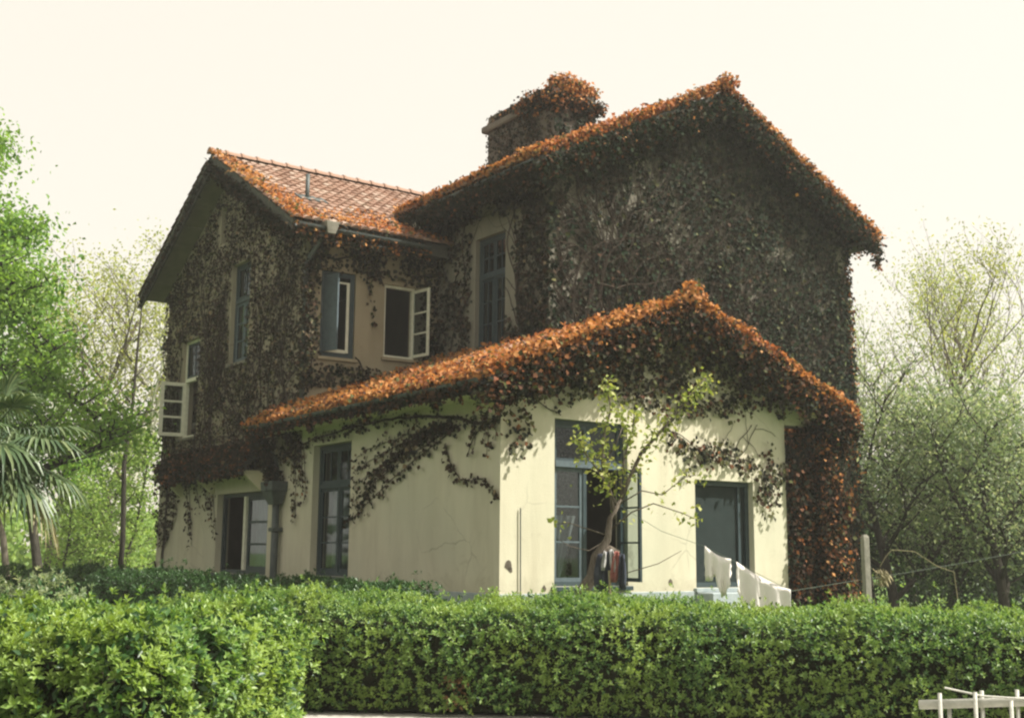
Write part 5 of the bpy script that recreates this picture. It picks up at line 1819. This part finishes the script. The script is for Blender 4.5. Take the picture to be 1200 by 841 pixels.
tag(sko, 'pale wooden stake below the rag bundle beside the fruit tree', 'stake')

# thin rod leaning on the front wall left of the window
rd = MB()
rd.tube([(0.36, -0.03, 1.28), (0.37, -0.03, 0.0), (0.40, -0.06, -0.9)], 0.010, 5)
rdo = rd.build('rod', M['metal'], None)
rdo.location, rdo.rotation_euler = HOUSE_LOC, (0, 0, HOUSE_RZ)
tag(rdo, 'thin dark rod fixed upright on the front wall near the corner', 'rod')

# ------------------------------------------------------------------ washing line, sheets, post, dry stalk
pole_xy = (7.6, 18.6)
line_pts = []
knots = [fpt(726, 592, 17.2), fpt(775, 622, 16.9), fpt(826, 640, 16.7), fpt(862, 658, 16.5), fpt(900, 678, 16.4), fpt(928, 692, 16.35)]
knots = [k + Vector((1.0, 17.2, 0)) for k in knots]
right = [(990, 682, 17.2), (1060, 671, 17.9), (1130, 659, 18.6), (1230, 640, 19.4)]
knots += [fpt(x, y, Y) + Vector((1.0, 17.2, 0)) for x, y, Y in right]
mb = MB()
mb.tube(knots, 0.0032, 5)
wlno = mb.build('washing_line', M['rope'], None)
tag(wlno, 'sagging washing line from the fruit tree past the grey post', 'rope')


def cloth(label, k0, k1, drops, seed):
    rr = random.Random(seed)
    mb = MB()
    n = len(drops) * 4 - 3
    rows = 7
    xs_ = np.linspace(0, len(drops) - 1, n)
    dr = np.interp(xs_, range(len(drops)), drops)
    for j in range(rows):
        for i in range(n):
            t = i / (n - 1)
            c_ = k0.lerp(k1, t)
            sag = 0.04 * math.sin(t * PI)
            f = j / (rows - 1)
            mb.v.append((c_.x + 0.02 * f * rr.uniform(-1, 1), c_.y + 0.05 * f * math.sin(t * 17 + seed), c_.z - sag + 0.01 - dr[i] * f))
    for j in range(rows - 1):
        for i in range(n - 1):
            q = j * n + i
            mb.f.append((q, q + 1, q + n + 1, q + n))
    o = mb.build('laundry', M['sheet'], None, smooth=True)
    so = o.modifiers.new('thick', 'SOLIDIFY')
    so.thickness = 0.006
    tag(o, label, 'laundry')


cloth('small white cloth at the upper end of the washing line', knots[2], knots[2].lerp(knots[3], 0.85), [0.48, 0.42, 0.30, 0.56, 0.50, 0.20], 2)
cloth('long white cloth with ragged hem at the low end of the washing line', knots[3].lerp(knots[4], 0.02), knots[5].lerp(knots[4], 0.05), [0.40, 0.60, 0.46, 0.50, 0.62, 0.46, 0.50, 0.42, 0.30], 5)

mb = MB()
mb.box(-0.05, 0.05, -0.045, 0.045, -0.2, 1.99)
mb.box(-0.04, 0.04, -0.035, 0.035, 1.99, 2.01)
po = mb.build('fence_post', M['concrete'], None, bevel=0.012)
po.location = (wpos(1007, 17.4), 17.4, 0)
po.rotation_euler = (0.0, -0.012, 0.3)
tag(po, 'grey square post standing right of the vine curtain', 'post')
mb = MB()
off = Vector((5.4, 17.6, 0))
stp = [fpt(x, y, 17.6) + Vector((1.0, 17.2, 0)) - off for x, y in ((1125, 720), (1118, 670), (1098, 663), (1072, 646), (1045, 644), (1038, 652), (1031, 664))]
mb.tube(stp, [0.008, 0.007, 0.007, 0.006, 0.006, 0.005, 0.004], 5)
so_ = mb.build('dry_stalk', M['straw'], None)
so_.location = off
tag(so_, 'bent dry stalk with a pale drooping plume right of the post', 'stalk')
n = 70
Pp = np.array([list(stp[-1])]) + np.column_stack([rng.normal(0.04, 0.05, n), rng.normal(0, 0.03, n), -rng.uniform(0, 0.22, n)])
leaf_mesh('plume', Pp, unit(np.array([[0.35, 0, -1.0]]) + rvec(n) * 0.3), rvec(n), rng.uniform(0.08, 0.14, n), M['straw'], so_, wide=0.25)

# ------------------------------------------------------------------ white railing, lower right
fe = empty('railing', (2.42, 7.0, 0.085))
tag(fe, 'low chipped white metal railing at the lower right corner', 'railing')
mb = MB()
mb.tube([(-0.08, 0.02, 0.80), (1.6, -0.22, 0.895)], 0.026, 10)
mb.build('top_rail', M['fence_white'], fe, smooth=True)
mb = MB()
mb.tube([(-0.08, 0.02, 0.25), (1.6, -0.22, 0.30)], 0.022, 8)
mb.build('bottom_rail', M['fence_white'], fe, smooth=True)
mb = MB()
mb.tube([(0, 0, -0.08), (0, 0, 0.87)], 0.012, 8)
pk = mb.build('picket', M['fence_white'], fe, smooth=True)
for i, x in enumerate((0.02, 0.09, 0.21, 0.27, 0.40, 0.46, 0.59, 0.66, 0.80, 0.86, 1.0, 1.06, 1.2, 1.26, 1.4)):
    o = pk if i == 0 else pk.copy()
    if i:
        col.objects.link(o)
        o.parent = fe
    o.location = (x, -x * 0.143 + (0.035 if i % 2 else -0.03), 0.0 + x * 0.05 - (0.05 if i % 3 == 1 else 0.0))
mb = MB()
mb.tube([(0.05, -0.03, 0.90), (0.25, -0.06, 0.86), (0.7, -0.12, 0.84), (1.3, -0.2, 0.79)], 0.006, 5)
mb.build('wire', M['fence_white'], fe)


# ------------------------------------------------------------------ thin spring haze
mt, nt, out = new_mat('pale_haze')
pv = nt.nodes.new('ShaderNodeVolumePrincipled')
pv.inputs['Color'].default_value = (0.97, 0.96, 0.90, 1)
pv.inputs['Density'].default_value = 0.0011
pv.inputs['Anisotropy'].default_value = 0.2
nt.links.new(pv.outputs[0], out.inputs['Volume'])
hz = MB()
hz.box(-100, 110, -8, 110, -1.2, 15.0)
tag(hz.build('haze', mt), 'thin pale haze over the garden', 'haze', kind='stuff')
